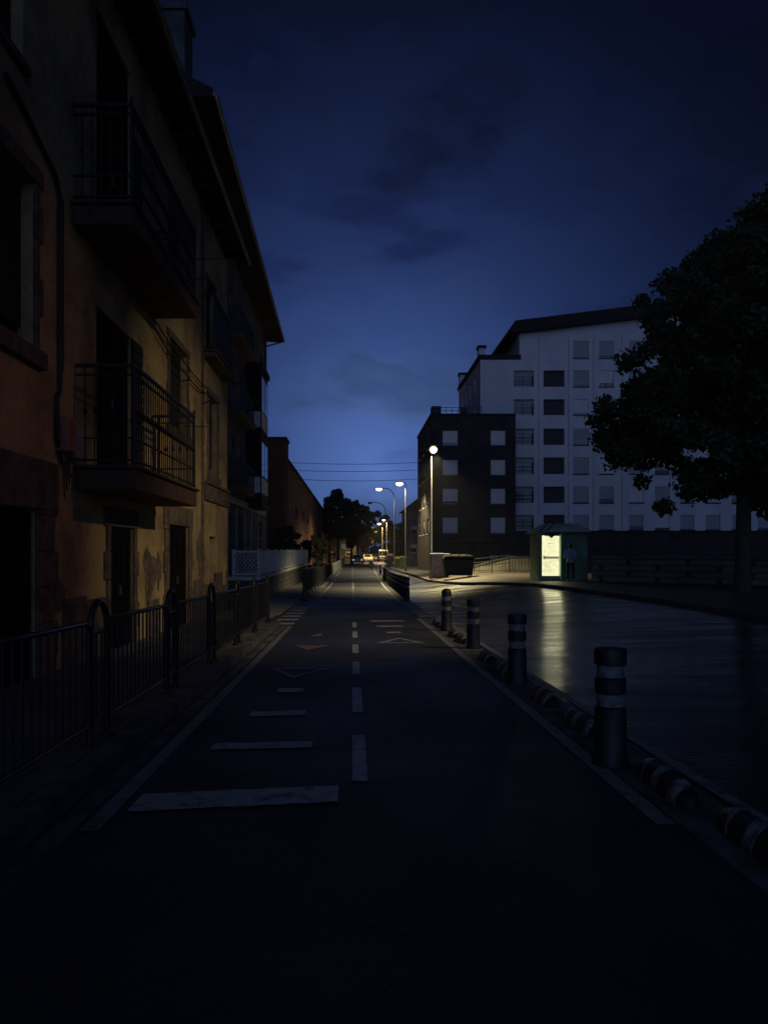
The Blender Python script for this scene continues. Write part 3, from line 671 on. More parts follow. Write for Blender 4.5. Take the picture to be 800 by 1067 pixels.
for hs, o_ in ((lowh, O5), (uph, O5u)):
    for h_ in hs:
        ci = kinds[h_]
        if ci == 0:
            w_ = window(h5, o_, U4, h_, shut=M_shutg, closed=.3, dep=.5, sill=False, frame_m=M_metalb)
            s = MB()
            for k in range(2): wbox(s, o_, U4, h_[0] + .02, h_[1] - .02, h_[2] + .35 + k * .35, h_[2] + .39 + k * .35, .02, .06)
            s.build('balcony_rail', M_metalb, w_)
        elif ci == 1: window(h5, o_, U4, h_, shut=M_dkwin, closed=1, dep=.5, sill=False, frame_m=M_metalb)
        else: window(h5, o_, U4, h_, shut=M_shutg if random.random() < .75 else M_shut, closed=random.choice((1, 1, 1, .8, .9)), dep=.26, sill=True, frame_m=M_metalb, sill_m=M_kerb)
for h_ in side: window(h5, (xl5, YW + 14), (0, -1), h_, shut=None, dep=.4, sill=False, frame_m=M_metalb)
s = MB()
for z in [za((RW[i][1] + RW[i + 1][0]) / 2, YW) for i in range(6)]: wbox(s, O5, U4, xm5 - xl5 + .3, xr5 - xl5, z - .012, z + .012, -.012, .01)
s.build('floor_band', M_white, h5)
s = MB()
for px in (561, 592, 618, 648): s.tube([(xa(px, YW), YW - .08, 3.2), (xa(px, YW), YW - .08, 21.5)], .06, 6)
s.build('downpipe', M_wpaint, h5)
# sloping roof, wide dark overhang
s = MB()
xe = xm5 - 1.2
def zt(x): return 21.95 + (x - xm5) * .118
s.hexa([(xe, YW - 1.0, zt(xe) - .35), (36, YW - 1.0, zt(36) - .3), (36, YW + 14.6, zt(36) - .3), (xe, YW + 14.6, zt(xe) - .35)],
       [(xe + .6, YW - 1.0, zt(xe) + .75), (36, YW - 1.0, zt(36) + .8), (36, YW + 14.6, zt(36) + .8), (xe + .6, YW + 14.6, zt(xe) + .75)])
s.hexa([(36.001, YW - 1, zt(36) - .3), (49, YW - 1, zt(36) - 1.8), (49, YW + 14.6, zt(36) - 1.8), (36.001, YW + 14.6, zt(36) - .3)],
       [(36.001, YW - 1, zt(36) + .8), (49, YW - 1, zt(36) - .7), (49, YW + 14.6, zt(36) - .7), (36.001, YW + 14.6, zt(36) + .8)])
rf = s.build('roof', M_roof, h5)
s = MB(); s.box(xl5 - .15, xm5 + .1, YW - .15, YW + 14.1, 19.21, 19.62); s.build('parapet', M_roof, h5)
for px, Y in ((481.5, 83.0), (499, 72.0)):
    x = xa(px, Y); ch = MB().box(x - .35 if Y > 80 else x - .1, x + .5, Y - .45, Y + .45, 19.0, 20.7).build('chimney', M_white, h5)
    MB().box(x - .45 if Y > 80 else x - .2, x + .6, Y - .55, Y + .55, 20.701, 20.95).build('chimney_cap', M_roof, ch)

fixp(h5)

# ------------------------------------------------------------------ walls along the right pavement
M_board = brickmat('ribbed_stone', (.34, .31, .25), (.26, .235, .19), (.12, .11, .09), .22, 3.0, .9, 'x', .03)
pw = empty('parapet_wall', (10, 50.5, -.5), label='low ribbed stone parapet lit by the lamp, between the bins and the kiosk', cat='wall')
s = MB(); s.prism([(xa(492, 50.5), -.5), (xa(570, 50.5), -.5), (xa(570, 50.5), 0.92), (xa(532, 50.5), 0.90), (xa(492, 50.5), .25)], 'y', 50.5, 50.8); s.build('stonework', M_board, pw)
s = MB(); s.prism([(xa(492, 50.5), .253), (xa(532, 50.5), 0.903), (xa(570, 50.5), 0.923), (xa(570, 50.5), 1.0), (xa(532, 50.5), .98), (xa(492, 50.5), .33)], 'y', 50.45, 50.85); s.build('coping', M_kerb, pw)
fixp(pw)
rl = empty('ramp_railing', (9, 49.6, -.5), label='black three bar ramp railing in front of the lit parapet', cat='railing')
s = MB()
for k in range(3): s.tube([(xa(494, 49.6), 49.6, .28 + .26 * k), (xa(531, 49.6), 49.6, .56 + .24 * k)], .03, 6)
s.build('rail', M_metalb, rl)
for t in (0, .5, 1): x = xa(494, 49.6) + t * (xa(531, 49.6) - xa(494, 49.6)); MB().tube([(x, 49.6, -.3), (x, 49.6, .84 + .22 * t)], .03, 6).build('post', M_metalb, rl); fixp(rl)
gw = empty('garden_wall', (12, 31, 0), label='long dark garden wall behind the pavement, right of the kiosk', cat='wall')
a0, a1 = Vector((xa(616, 33.2), 33.2, 0)), Vector((22, 24.5, 0)); dd = (a1 - a0).normalized(); nn = Vector((-dd.y, dd.x, 0)) * .3
s = MB(); s.hexa([a0 + Vector((0, 0, -.3)), a1 + Vector((0, 0, -.3)), a1 + nn + Vector((0, 0, -.3)), a0 + nn + Vector((0, 0, -.3))], [a0 + Vector((0, 0, 1.05)), a1 + Vector((0, 0, 1.05)), a1 + nn + Vector((0, 0, 1.05)), a0 + nn + Vector((0, 0, 1.05))]); s.build('stonework', M_retain, gw)
s = MB(); q = nn.normalized() * .05; s.hexa([a0 - q + Vector((0, 0, 1.053)), a1 - q + Vector((0, 0, 1.053)), a1 + nn + q + Vector((0, 0, 1.053)), a0 + nn + q + Vector((0, 0, 1.053))], [a0 - q + Vector((0, 0, 1.14)), a1 - q + Vector((0, 0, 1.14)), a1 + nn + q + Vector((0, 0, 1.14)), a0 + nn + q + Vector((0, 0, 1.14))]); s.build('coping', M_kerb, gw)
fixp(gw)

# ------------------------------------------------------------------ lit kiosk
YK = 34.0
kx0, kx1 = xa(561, YK), xa(613, YK); kf = gz(9, YK) + .125
kk = empty('kiosk', ((kx0 + kx1) / 2, YK, kf), label='small green kiosk with a gabled roof and a glowing display panel', cat='kiosk')
px0, px1 = xa(564.5, YK), xa(582.5, YK)
z0, z1 = za(600, YK), za(558, YK)
s = MB(); s.box(kx0, px0 - .005, YK - .02, YK + .12, kf, z1 + .25); s.box(px1 + .005, xa(586, YK), YK - .22, YK + .12, kf, z1 + .25)
s.box(px0 - .004, px1 + .004, YK - .02, YK + .12, kf + .02, z0 - .004); s.box(px0 - .004, px1 + .004, YK - .02, YK + .10, z1 + .004, z1 + .12); s.build('frame', M_green, kk, bevel=.015)
s = MB(); s.box(xa(586, YK) + .004, kx1, YK + .1, YK + 1.7, kf, z1 + .25); s.box(kx0, xa(586, YK), YK + .13, YK + 1.7, kf, z1 + .25); s.build('body', M_green, kk, bevel=.03)
s = MB()
for k in range(3):
    x = xa(588, YK) + k * .36; s.box(x, x + .30, YK + .07, YK + .097, kf + .25, z1 - .1)
s.build('side_panel', M_green, kk, bevel=.01)
# roof: shallow hip with a forward canopy on the left
zt_ = za(545.5, YK); ze = z1 + .14
s = MB()
rx0, rx1 = xa(557, YK), xa(616, YK)
s.hexa([(rx0, YK - .75, ze - .02), (rx1 - .0, YK - .1, ze - .02), (rx1, YK + 1.9, ze), (rx0, YK + 1.9, ze)],
       [(xa(571, YK), YK + .1, zt_), (xa(603, YK), YK + .1, zt_), (xa(603, YK), YK + 1.3, zt_), (xa(571, YK), YK + 1.3, zt_)])
rf = s.build('roof', M_greenl, kk)
s = MB(); s.tube([(rx0, YK - .78, ze - .01), (xa(571, YK), YK + .07, zt_ + .01)], .035, 6); s.tube([(xa(564, YK), YK - .78, ze), (xa(577.5, YK), YK + .05, zt_ + .02)], .035, 6); s.tube([(rx0, YK - .78, ze - .01), (rx1, YK - .13, ze - .01)], .03, 6)
s.build('roof_edge', M_steel, rf)
M_lit = bpy.data.materials.new('backlit_display'); M_lit.use_nodes = True; t = M_lit.node_tree; b = t.nodes['Principled BSDF']
n = t.nodes.new('ShaderNodeTexNoise'); n.inputs['Scale'].default_value = 5; tcn = t.nodes.new('ShaderNodeTexCoord'); t.links.new(tcn.outputs['Object'], n.inputs['Vector'])
rp = t.nodes.new('ShaderNodeValToRGB'); rp.color_ramp.elements[0].color = (.80, .78, .36, 1); rp.color_ramp.elements[1].color = (1, .98, .62, 1); rp.color_ramp.elements[0].position = .3; rp.color_ramp.elements[1].position = .65
t.links.new(n.outputs['Fac'], rp.inputs[0]); t.links.new(rp.outputs[0], b.inputs['Emission Color']); b.inputs['Emission Strength'].default_value = 1.0; b.inputs['Base Color'].default_value = (.6, .6, .5, 1)
s = MB(); s.box(px0, px1, YK + .03, YK + .06, z0, z1); pn = s.build('display_panel', M_lit, kk)
M_print = mat('grey_print', (.22, .21, .14), .8, .4, 20, emit=(.30, .29, .14), estr=.6)
s = MB(); 
zz = za(581, YK); s.box(px0 + .08, px1 - .02, YK + .02, YK + .028, zz - .05, zz + .05)
s.box(px0 + .06, px0 + .17, YK + .018, YK + .026, zz - .075, zz + .075)
zz = za(566.5, YK)
for k in range(4): s.box(px0 + .28 + k * .07, px0 + .32 + k * .07, YK + .02, YK + .028, zz - .02 + .01 * k, zz + .03)
for k in range(12):
    z = z0 + .12 + k * .06; s.box(px0 + .1, px1 - .1 - random.random() * .3, YK + .024, YK + .028, z, z + .008)
s.build('print', M_print, pn)
s = MB(); s.box(px0 + .1, px1 - .05, YK - .25, YK - .02, z1 - .02, z1 + .03); s.tube([(px0 + .2, YK - .25, z1 + .05), (px0 + .34, YK - .3, z1 - .08), (px0 + .5, YK - .25, z1 + .05)], .05, 6); s.build('awning_bracket', M_metalb, kk)
fixp(kk)
ld = bpy.data.lights.new('kiosk_light', 'AREA'); ld.shape = 'RECTANGLE'; ld.size = px1 - px0; ld.size_y = z1 - z0; ld.energy = 4; ld.color = (1, .93, .55)
lo = bpy.data.objects.new('kiosk_light', ld); COL.objects.link(lo); lo.parent = kk; lo.location = Vector(((px0 + px1) / 2, YK - .03, (z0 + z1) / 2)) - kk.location; lo.rotation_euler = (R(90), 0, 0)
lo.rotation_euler = (R(-90), R(180), 0)

# ------------------------------------------------------------------ street lamps
WW = (1., .88, .50); CW = (.85, .95, .9); OR = (1., .62, .22)
def lamp(name, x, y, top, style, color, energy, label, arm=1.3, lit=True, pr=.07, zb=None):
    zb = gz(x, y) + .125 if zb is None else zb
    r = empty(name, (x, y, zb), label=label, cat='street lamp', group='street lamps along the road')
    Hh = top - zb
    s = MB(); s.lathe([(pr * 1.7, 0), (pr * 1.7, .5), (pr * 1.1, .6), (pr * .75, Hh if style != 'arc' else Hh * .86)], 0, 0, 12); s.build('pole', M_steel, r, smooth_=True)
    me = mat('lamp_glow_%s_%s' % (style, str(color)), (.9, .9, .8), .3, .0, 1, emit=(color if color == OR else (1, .90, .56)), estr=(3.0 if style == 'globe' else 4.5) if lit else 0)
    if style == 'globe':
        hx_, hz = .15, Hh + .05
        s = MB(); s.tube([(0, 0, Hh - .05), (.12, 0, Hh + .25)], .05, 8); s.build('arm', M_steel, r)
        s = MB(); s.lathe([(.08, 0), (.18, .08), (.24, .22), (.20, .34), (.10, .40)], .15, 0, 20, Hh + .02); s.build('lamp_globe', me, r, smooth_=True)
        s = MB(); s.lathe([(.12, 0), (.22, .03), (.10, .12)], .15, 0, 20, Hh + .44); s.build('lamp_cap', M_metalb, r, smooth_=True)
        lx, lz = .34, Hh - .05
    elif style == 'short':
        s = MB(); s.tube([(0, 0, Hh - .1), (-.06, 0, Hh + .12), (-.35, 0, Hh + .18)], .05, 8); s.build('arm', M_steel, r, smooth_=True)
        s = MB(); s.box(-.95, -.30, -.15, .15, Hh + .12, Hh + .25); s.build('lamp_head', M_steel, r, bevel=.03)
        s = MB(); s.lathe([(.14, 0), (.32, .10), (.36, .28)], -.62, 0, 16, Hh - .18); s.build('lamp_lens', me, r, smooth_=True)
        lx, lz = -.62, Hh - .2
    else:
        pts = [(0, 0, Hh * .84)]
        for k in range(11):
            th = math.pi / 2 * k / 10; pts.append((-arm * .75 * (1 - math.cos(th)), 0, Hh * .86 + (Hh * .14) * math.sin(th)))
        pts.append((-arm, 0, Hh * 1.0))
        s = MB(); s.tube(pts, [.055] * len(pts), 8); s.build('arm', M_steel, r, smooth_=True)
        s = MB(); s.prism([(-arm - .75, Hh - .02), (-arm + .05, Hh - .06), (-arm + .05, Hh + .08), (-arm - .6, Hh + .10)], 'y', -.15, .15); s.build('lamp_head', M_steel, r, bevel=.03)
        s = MB(); s.lathe([(.14, 0), (.34, .10), (.38, .28)], -arm - .35, 0, 16, Hh - .32); s.build('lamp_lens', me if lit else M_glass, r, smooth_=True)
        lx, lz = -arm - .35, Hh - .35
    if lit and energy:
        l = bpy.data.lights.new('lamp_light', 'SPOT'); l.energy = energy; l.color = color; l.spot_size = R(150); l.spot_blend = .6; l.shadow_soft_size = .15
        lo = bpy.data.objects.new('lamp_light', l); COL.objects.link(lo); lo.parent = r; lo.location = (lx, 0, lz)
        if style == 'globe': lo.rotation_euler = (R(-10), 0, 0); l.spot_size = R(116); l.spot_blend = .8
    return r
WW = (1., .88, .50); CW = (.85, .95, .9); OR = (1., .62, .22)
lamp('street_lamp', 4.94, 47, 7.45, 'globe', (1., .84, .42), 10500, 'tall lamp post with a round yellowish lamp, beside the white cabinet')
lamp('street_lamp', xa(422.5, 75), 75, 8.0, 'short', (1., .84, .46), 4200, 'lamp post with a short arm and bright white lamp, second from the right')
lamp('street_lamp', xa(411, 91), 91, 8.9, 'arc', (1., .88, .55), 3200, 'curved arm lamp post with white lit head over the road', arm=1.55)
lamp('street_lamp', xa(401.5, 120), 120, 9.0, 'arc', CW, 0, 'curved arm lamp post that is unlit, farther along the road', arm=2.1, lit=False)
lamp('street_lamp', xa(403, 150), 150, za(542, 150), 'short', OR, 9000, 'distant lamp post with an orange glow, the higher of two', pr=.1)
lamp('street_lamp', xa(398.5, 138), 138, za(546, 138), 'short', OR, 9000, 'distant lamp post with an orange glow, the lower of two', pr=.1)
# added out-of-frame street lamp on the right pavement, throws warm light on the ochre house
fl = empty('street_lamp', (9.6, 10.5, gz(9.6, 10.5) + .12), label='added street lamp with tilted warm floodlight standing outside the photo on the right pavement', cat='street lamp', group='street lamps along the road')
s = MB(); s.lathe([(.12, 0), (.12, .5), (.08, .6), (.05, 8.4)], 0, 0, 12); s.build('pole', M_steel, fl, smooth_=True)
s = MB(); s.box(-.32, .02, -.18, .18, 8.35, 8.65); s.build('lamp_head', M_metalb, fl, bevel=.02)
l = bpy.data.lights.new('lamp_light', 'SPOT'); l.energy = 1900; l.color = (1., .78, .45); l.spot_size = R(56); l.spot_blend = 1.0; l.shadow_soft_size = .10
lo = bpy.data.objects.new('lamp_light', l); COL.objects.link(lo); lo.parent = fl; lo.location = (-.5, 0, 8.5)
tgt = Vector((-3.6, 17.2, -.8)); src = fl.location + lo.location
lo.rotation_euler = (tgt - src).to_track_quat('-Z', 'Y').to_euler()

l = bpy.data.lights.new('lamp_light', 'SPOT'); l.energy = 170; l.color = (1., .38, .15); l.spot_size = R(34); l.spot_blend = 1.0; l.shadow_soft_size = .10  # second added spot, tints the near end of the house orange
lo = bpy.data.objects.new('lamp_light', l); COL.objects.link(lo); lo.parent = fl; lo.location = (-.5, -.1, 8.3)
lo.rotation_euler = (Vector((-3.6, 8.2, 2.2)) - fl.location - lo.location).to_track_quat('-Z', 'Y').to_euler()

# ------------------------------------------------------------------ overhead wires
wi = []
for k, (py, sg) in enumerate(((482, .18), (490, .15), (499, .22))):
    a = at(290, py, 60); b = at(440, py - 1, 69.5); a.x = -4.95; b.x = 7.13
    s = MB(); s.tube([a.lerp(b, t) - Vector((0, 0, sg * 4 * t * (1 - t))) for t in [i / 20 for i in range(21)]], .02, 5)
    tag(s.build('overhead_wire', M_metalb), 'black overhead wire crossing the street, %s of the three' % ('topmost', 'middle', 'lowest')[k], 'wire', 'overhead wires crossing the street')

# ------------------------------------------------------------------ guard fences on the left
def hoop(yc, zb, h=1.02, wd=.36):
    s = MB(); pts = [(0, -wd / 2, -.1), (0, -wd / 2, h - wd / 2)]
    for k in range(1, 9): th = math.pi * k / 9; pts.append((0, -wd / 2 * math.cos(th), h - wd / 2 + wd / 2 * math.sin(th)))
    pts += [(0, wd / 2, h - wd / 2), (0, wd / 2, -.1)]
    s.tube(pts, .025, 10)
    s.tube([(0, -wd / 2, .18), (0, wd / 2, .18)], .016, 6); s.tube([(0, -wd / 2, h - .22), (0, wd / 2, h - .22)], .016, 6)
    for q in (-.06, .06): s.tube([(0, q, .18), (0, q, h - .22)], .010, 6)
    s.lathe([(.055, 0), (.055, .02)], 0, -wd / 2, 12); s.lathe([(.055, 0), (.055, .02)], 0, wd / 2, 12)
    s.v = [(x, y + yc, z + zb) for x, y, z in s.v]; return s
def fence(name, X, Ys_, label, dz=.10, H_=.88):
    r = empty(name, (X, Ys_[0], gz(X, Ys_[0]) + dz), label=label, cat='railing', group='black metal railings beside the path')
    for y in Ys_:
        s = hoop(y, gz(X, y) + dz); s.v = [(x + X, a, b) for x, a, b in s.v]; s.build('hoop_post', M_metal, r, smooth_=True)
    for a, b in zip(Ys_, Ys_[1:]):
        y0, y1 = a + .22, b - .22; z0_, z1_ = gz(X, y0) + dz, gz(X, y1) + dz; s = MB()
        s.tube([(X, y0, z0_ + .15), (X, y0, z0_ + H_ - .05), (X, y0 + .05, z0_ + H_), (X, y1 - .05, z1_ + H_), (X, y1, z1_ + H_ - .05), (X, y1, z1_ + .15)], .019, 8)
        s.tube([(X, y0, z0_ + .15), (X, y1, z1_ + .15)], .016, 8)
        n = int((y1 - y0) / .115)
        for k in range(1, n):
            t = k / n; y = y0 + (y1 - y0) * t; zz = z0_ + (z1_ - z0_) * t; s.tube([(X, y, zz + .15), (X, y, zz + H_)], .0085, 6)
        for q, zq in ((y0, z0_), (y1, z1_)): s.tube([(X, q, zq + .4), (X, q + (.05 if q == y1 else -.05), zq + .4)], .012, 6)
        s.build('panel', M_metal, r, smooth_=True)
    fixp(r); return r
fence('guard_railing', -1.86, [1.1, 3.3, 5.5, 7.7, 9.9, 12.1, 14.3, 16.5], 'black metal railing with hooped posts in front of the ochre house')
fence('guard_railing', -1.86, [28.5 + k * 3.1 for k in range(13)], 'black metal railing beyond the crossing, beside the white balustrade', dz=.09, H_=1.1)

# ------------------------------------------------------------------ bollards and rubber lane kerbs
def make_bollard(x, y, label, topr=.108, round_=False, Hb=.81):
    r = empty('bollard', (x, y, gz(x, y) + .004), label=label, cat='bollard', group='striped bollards along the cycle path')
    k = Hb / .81
    pf = [(.125, 0), (.125, .03), (.112, .05), (.105, .40 * k), (.090, .41 * k), (.090, .50 * k), (.105, .505 * k), (.106, .60 * k), (.090, .61 * k), (.088, .69 * k), (topr, .70 * k), (topr + .003, .77 * k)]
    pf += ([(.095, .80 * k), (.065, .83 * k), (.02, .845 * k)] if round_ else [(topr - .004, .805 * k), (topr - .03, .81 * k)])
    s = MB(); s.lathe(pf, 0, 0, 28); s.build('post', M_rubber, r, smooth_=True)
    for z in (.412, .612):
        s = MB(); s.lathe([(.0925, z * k), (.0925, (z + .082) * k)], 0, 0, 28); s.build('reflective_band', M_band, r, smooth_=True)
    return r
b0 = make_bollard(1.79, 5.2, 'black bollard with two grey bands, nearest the camera, flat wide top')
for i, (px, y) in enumerate(((538.5, 8.74), (493, 12.3))):
    dup(b0, (xa(px, y), y, gz(2, y) + .004), label='black flat topped bollard with two grey bands, %s from the camera' % ORD[i + 1])
make_bollard(xa(465, 15.5), 15.5, 'slimmer round topped bollard with grey bands, fourth from the camera', .100, True, .84)
f0 = None
for i in range(17):
    y = 29.2 + i * 1.95; x = borderX(y) - .06
    lb = 'banded black bollard of the long far row, %s counted from its near end' % ORD[i]
    if f0 is None:
        f0 = make_bollard(x, y, lb, .108, False, .86); f0['group'] = 'far row of closely spaced bollards'
    else: dup(f0, (x, y, gz(x, y) + .004), label=lb)
for i, (px, y) in enumerate(((396.4, 71), (388, 88), (386.5, 93), (385, 98))):
    x = xa(px, y); dup(f0, (x, y, gz(x, y)), label='small distant bollard past the long row, %s of four' % ORD[i], group='last distant bollards')
def make_sep(x, y, label):
    r = empty('rubber_lane_kerb', (x, y, gz(x, y) + .004), label=label, cat='lane kerb', group='striped rubber lane kerbs')
    Ls = .40
    def prof(t):       # t in -1..1 along Y -> half width, height
        e = max(0., 1 - abs(t) ** 3.2); return .105 * (e ** .5) * .95 + .004, .125 * (e ** .45) + .004
    def ringmesh(t0, t1, n, grow):
        s = MB(); ns_ = 12
        for i in range(n + 1):
            t = t0 + (t1 - t0) * i / n; wv, hv = prof(t)
            for k in range(ns_ + 1):
                th = math.pi * k / ns_; s.v.append(((wv + grow) * math.cos(th), t * Ls, (hv + grow) * math.sin(th)))
        for i in range(n):
            for k in range(ns_): a = i * (ns_ + 1) + k; s.f.append((a, a + ns_ + 1, a + ns_ + 2, a + 1))
        return s
    ringmesh(-1, 1, 24, 0).build('rubber_body', M_rubber, r, smooth_=True)
    for c in (-.66, -.02, .60):
        s = ringmesh(c - .13, c + .13, 5, .003); s.v = [(a, b + a * .35, z) for a, b, z in s.v]
        s.build('white_band', M_wband, r, smooth_=True)
    return r
M_wband = stainmat('white_band', (.36, .36, .36), (.10, .10, .10), 14, bump=.1, rough=.5)
sp = [3.65, 4.65, 6.35, 7.6, 9.6, 10.8, 13.3, 14.3, 16.4, 17.2]
s0 = None
for i, y in enumerate(sp):
    x = 1.95 if y > 4 else 2.0
    lb = 'low black rubber lane kerb with white stripes, %s counted from the camera' % ORD[i]
    if s0 is None: s0 = make_sep(x, y, lb)
    else: dup(s0, (x, y, gz(x, y) + .004), rz=random.uniform(-.05, .05), label=lb)

# ------------------------------------------------------------------ cabinet and bin
cb = empty('utility_cabinet', (xa(458.5, 45.5), 45.5, gz(5.3, 45.5) + .125), label='pale utility cabinet with a white cap beside the lamp post', cat='cabinet')
w_ = .53; s = MB(); s.box(-w_, w_, 0, .5, 0, 1.42); s.build('body', stainmat('pale_cabinet', (.42, .38, .38), (.22, .20, .2), 4), cb, bevel=.02)
s = MB(); s.box(-w_ - .05, w_ + .05, -.05, .55, 1.423, 1.52); s.build('cap', M_wpaint, cb, bevel=.01)
for k in (-1, 1): s = MB(); s.box(k * .26 - .23, k * .26 + .23, -.02, -.002, .12, 1.3); s.box(k * .26 - .15, k * .26 + .15, -.03, -.021, 1.0, 1.2); s.build('door', MATS['pale_cabinet'], cb)
yb = 42.0; xb0, xb1 = xa(462, yb), xa(494.5, yb)
bn = empty('waste_container', ((xb0 + xb1) / 2, yb, gz(5.9, yb) + .125), label='large dark wheeled waste container with a curved lid, beside the pale cabinet', cat='waste container')
w_ = (xb1 - xb0) / 2
s = MB(); s.hexa([(-w_ * .86, .05, .15), (w_ * .86, .05, .15), (w_ * .86, .95, .15), (-w_ * .86, .95, .15)], [(-w_ * .97, -.02, 1.02), (w_ * .97, -.02, 1.02), (w_ * .97, 1.02, 1.02), (-w_ * .97, 1.02, 1.02)])
for k in range(6): x = -w_ * .8 + k * w_ * .32; s.hexa([(x - .03, .02, .25), (x + .03, .02, .25), (x + .03, .06, .25), (x - .03, .06, .25)], [(x - .03, -.05, 1.0), (x + .03, -.05, 1.0), (x + .03, 0, 1.0), (x - .03, 0, 1.0)])
s.build('body', M_bin, bn, bevel=.03)
s = MB()
for k in range(6):
    a, b = k / 6, (k + 1) / 6; ia, ib = .34 * (1 - math.sqrt(1 - a * a)), .34 * (1 - math.sqrt(max(0, 1 - b * b))); za_, zb_ = 1.03 + .30 * a, 1.03 + .30 * b - (.0 if k == 5 else .001)
    s.hexa([(-w_ + ia, -.06 + ia, za_), (w_ - ia, -.06 + ia, za_), (w_ - ia, 1.06 - ia, za_), (-w_ + ia, 1.06 - ia, za_)], [(-w_ + ib, -.06 + ib, zb_), (w_ - ib, -.06 + ib, zb_), (w_ - ib, 1.06 - ib, zb_), (-w_ + ib, 1.06 - ib, zb_)])
for k in (-.5, 0, .5): s.box(k * w_ - .03, k * w_ + .03, .1, .9, 1.331, 1.35)
s.build('lid', mat('black_lid', (.010, .011, .012), .8, .3, 3, spec=.15), bn, bevel=.02)
s = MB(); s.tube([(-w_ * .9, -.08, 1.0), (w_ * .9, -.08, 1.0)], .03, 8); s.build('handle', M_metalb, bn)
for a in (-1, 1):
    for b_ in (.15, .85): s = MB(); s.tube([(a * w_ * .75 - .03, b_, .08), (a * w_ * .75 + .03, b_, .08)], .08, 12); s.build('wheel', M_rubber, bn)

# ------------------------------------------------------------------ distant recycling bins
for i, (px, y, wd, hh, c, nm) in enumerate(((406, 100, .8, 1.75, (.45, .06, .05), 'tall narrow recycling bin with a red top beside the road'),
                                          (413.5, 92, .8, 1.35, (.20, .22, .05), 'yellow green recycling bin, left of the pair by the kerb'),
                                          (420, 88, .75, 1.45, (.13, .17, .05), 'darker green recycling bin, right of the pair by the kerb'))):
    x = xa(px, y); r = empty('recycling_bin', (x, y, gz(x, y) + (.125 if x > kerbX(y) else 0)), label=nm, cat='recycling bin', group='recycling bins by the road')
    m_ = mat('bin_colour_%d' % i, c, .5, .2, 3)
    s = MB(); s.hexa([(-wd * .45, -.4, .05), (wd * .45, -.4, .05), (wd * .45, .4, .05), (-wd * .45, .4, .05)], [(-wd * .5, -.45, hh * .8), (wd * .5, -.45, hh * .8), (wd * .5, .45, hh * .8), (-wd * .5, .45, hh * .8)]); s.build('body', M_bin if i == 0 else m_, r, bevel=.03)
    s = MB(); s.prism([(-.47, hh * .803), (.47, hh * .803), (.4, hh * .93), (.15, hh), (-.15, hh), (-.4, hh * .93)], 'x', -wd * .52, wd * .52); s.build('lid', m_, r)

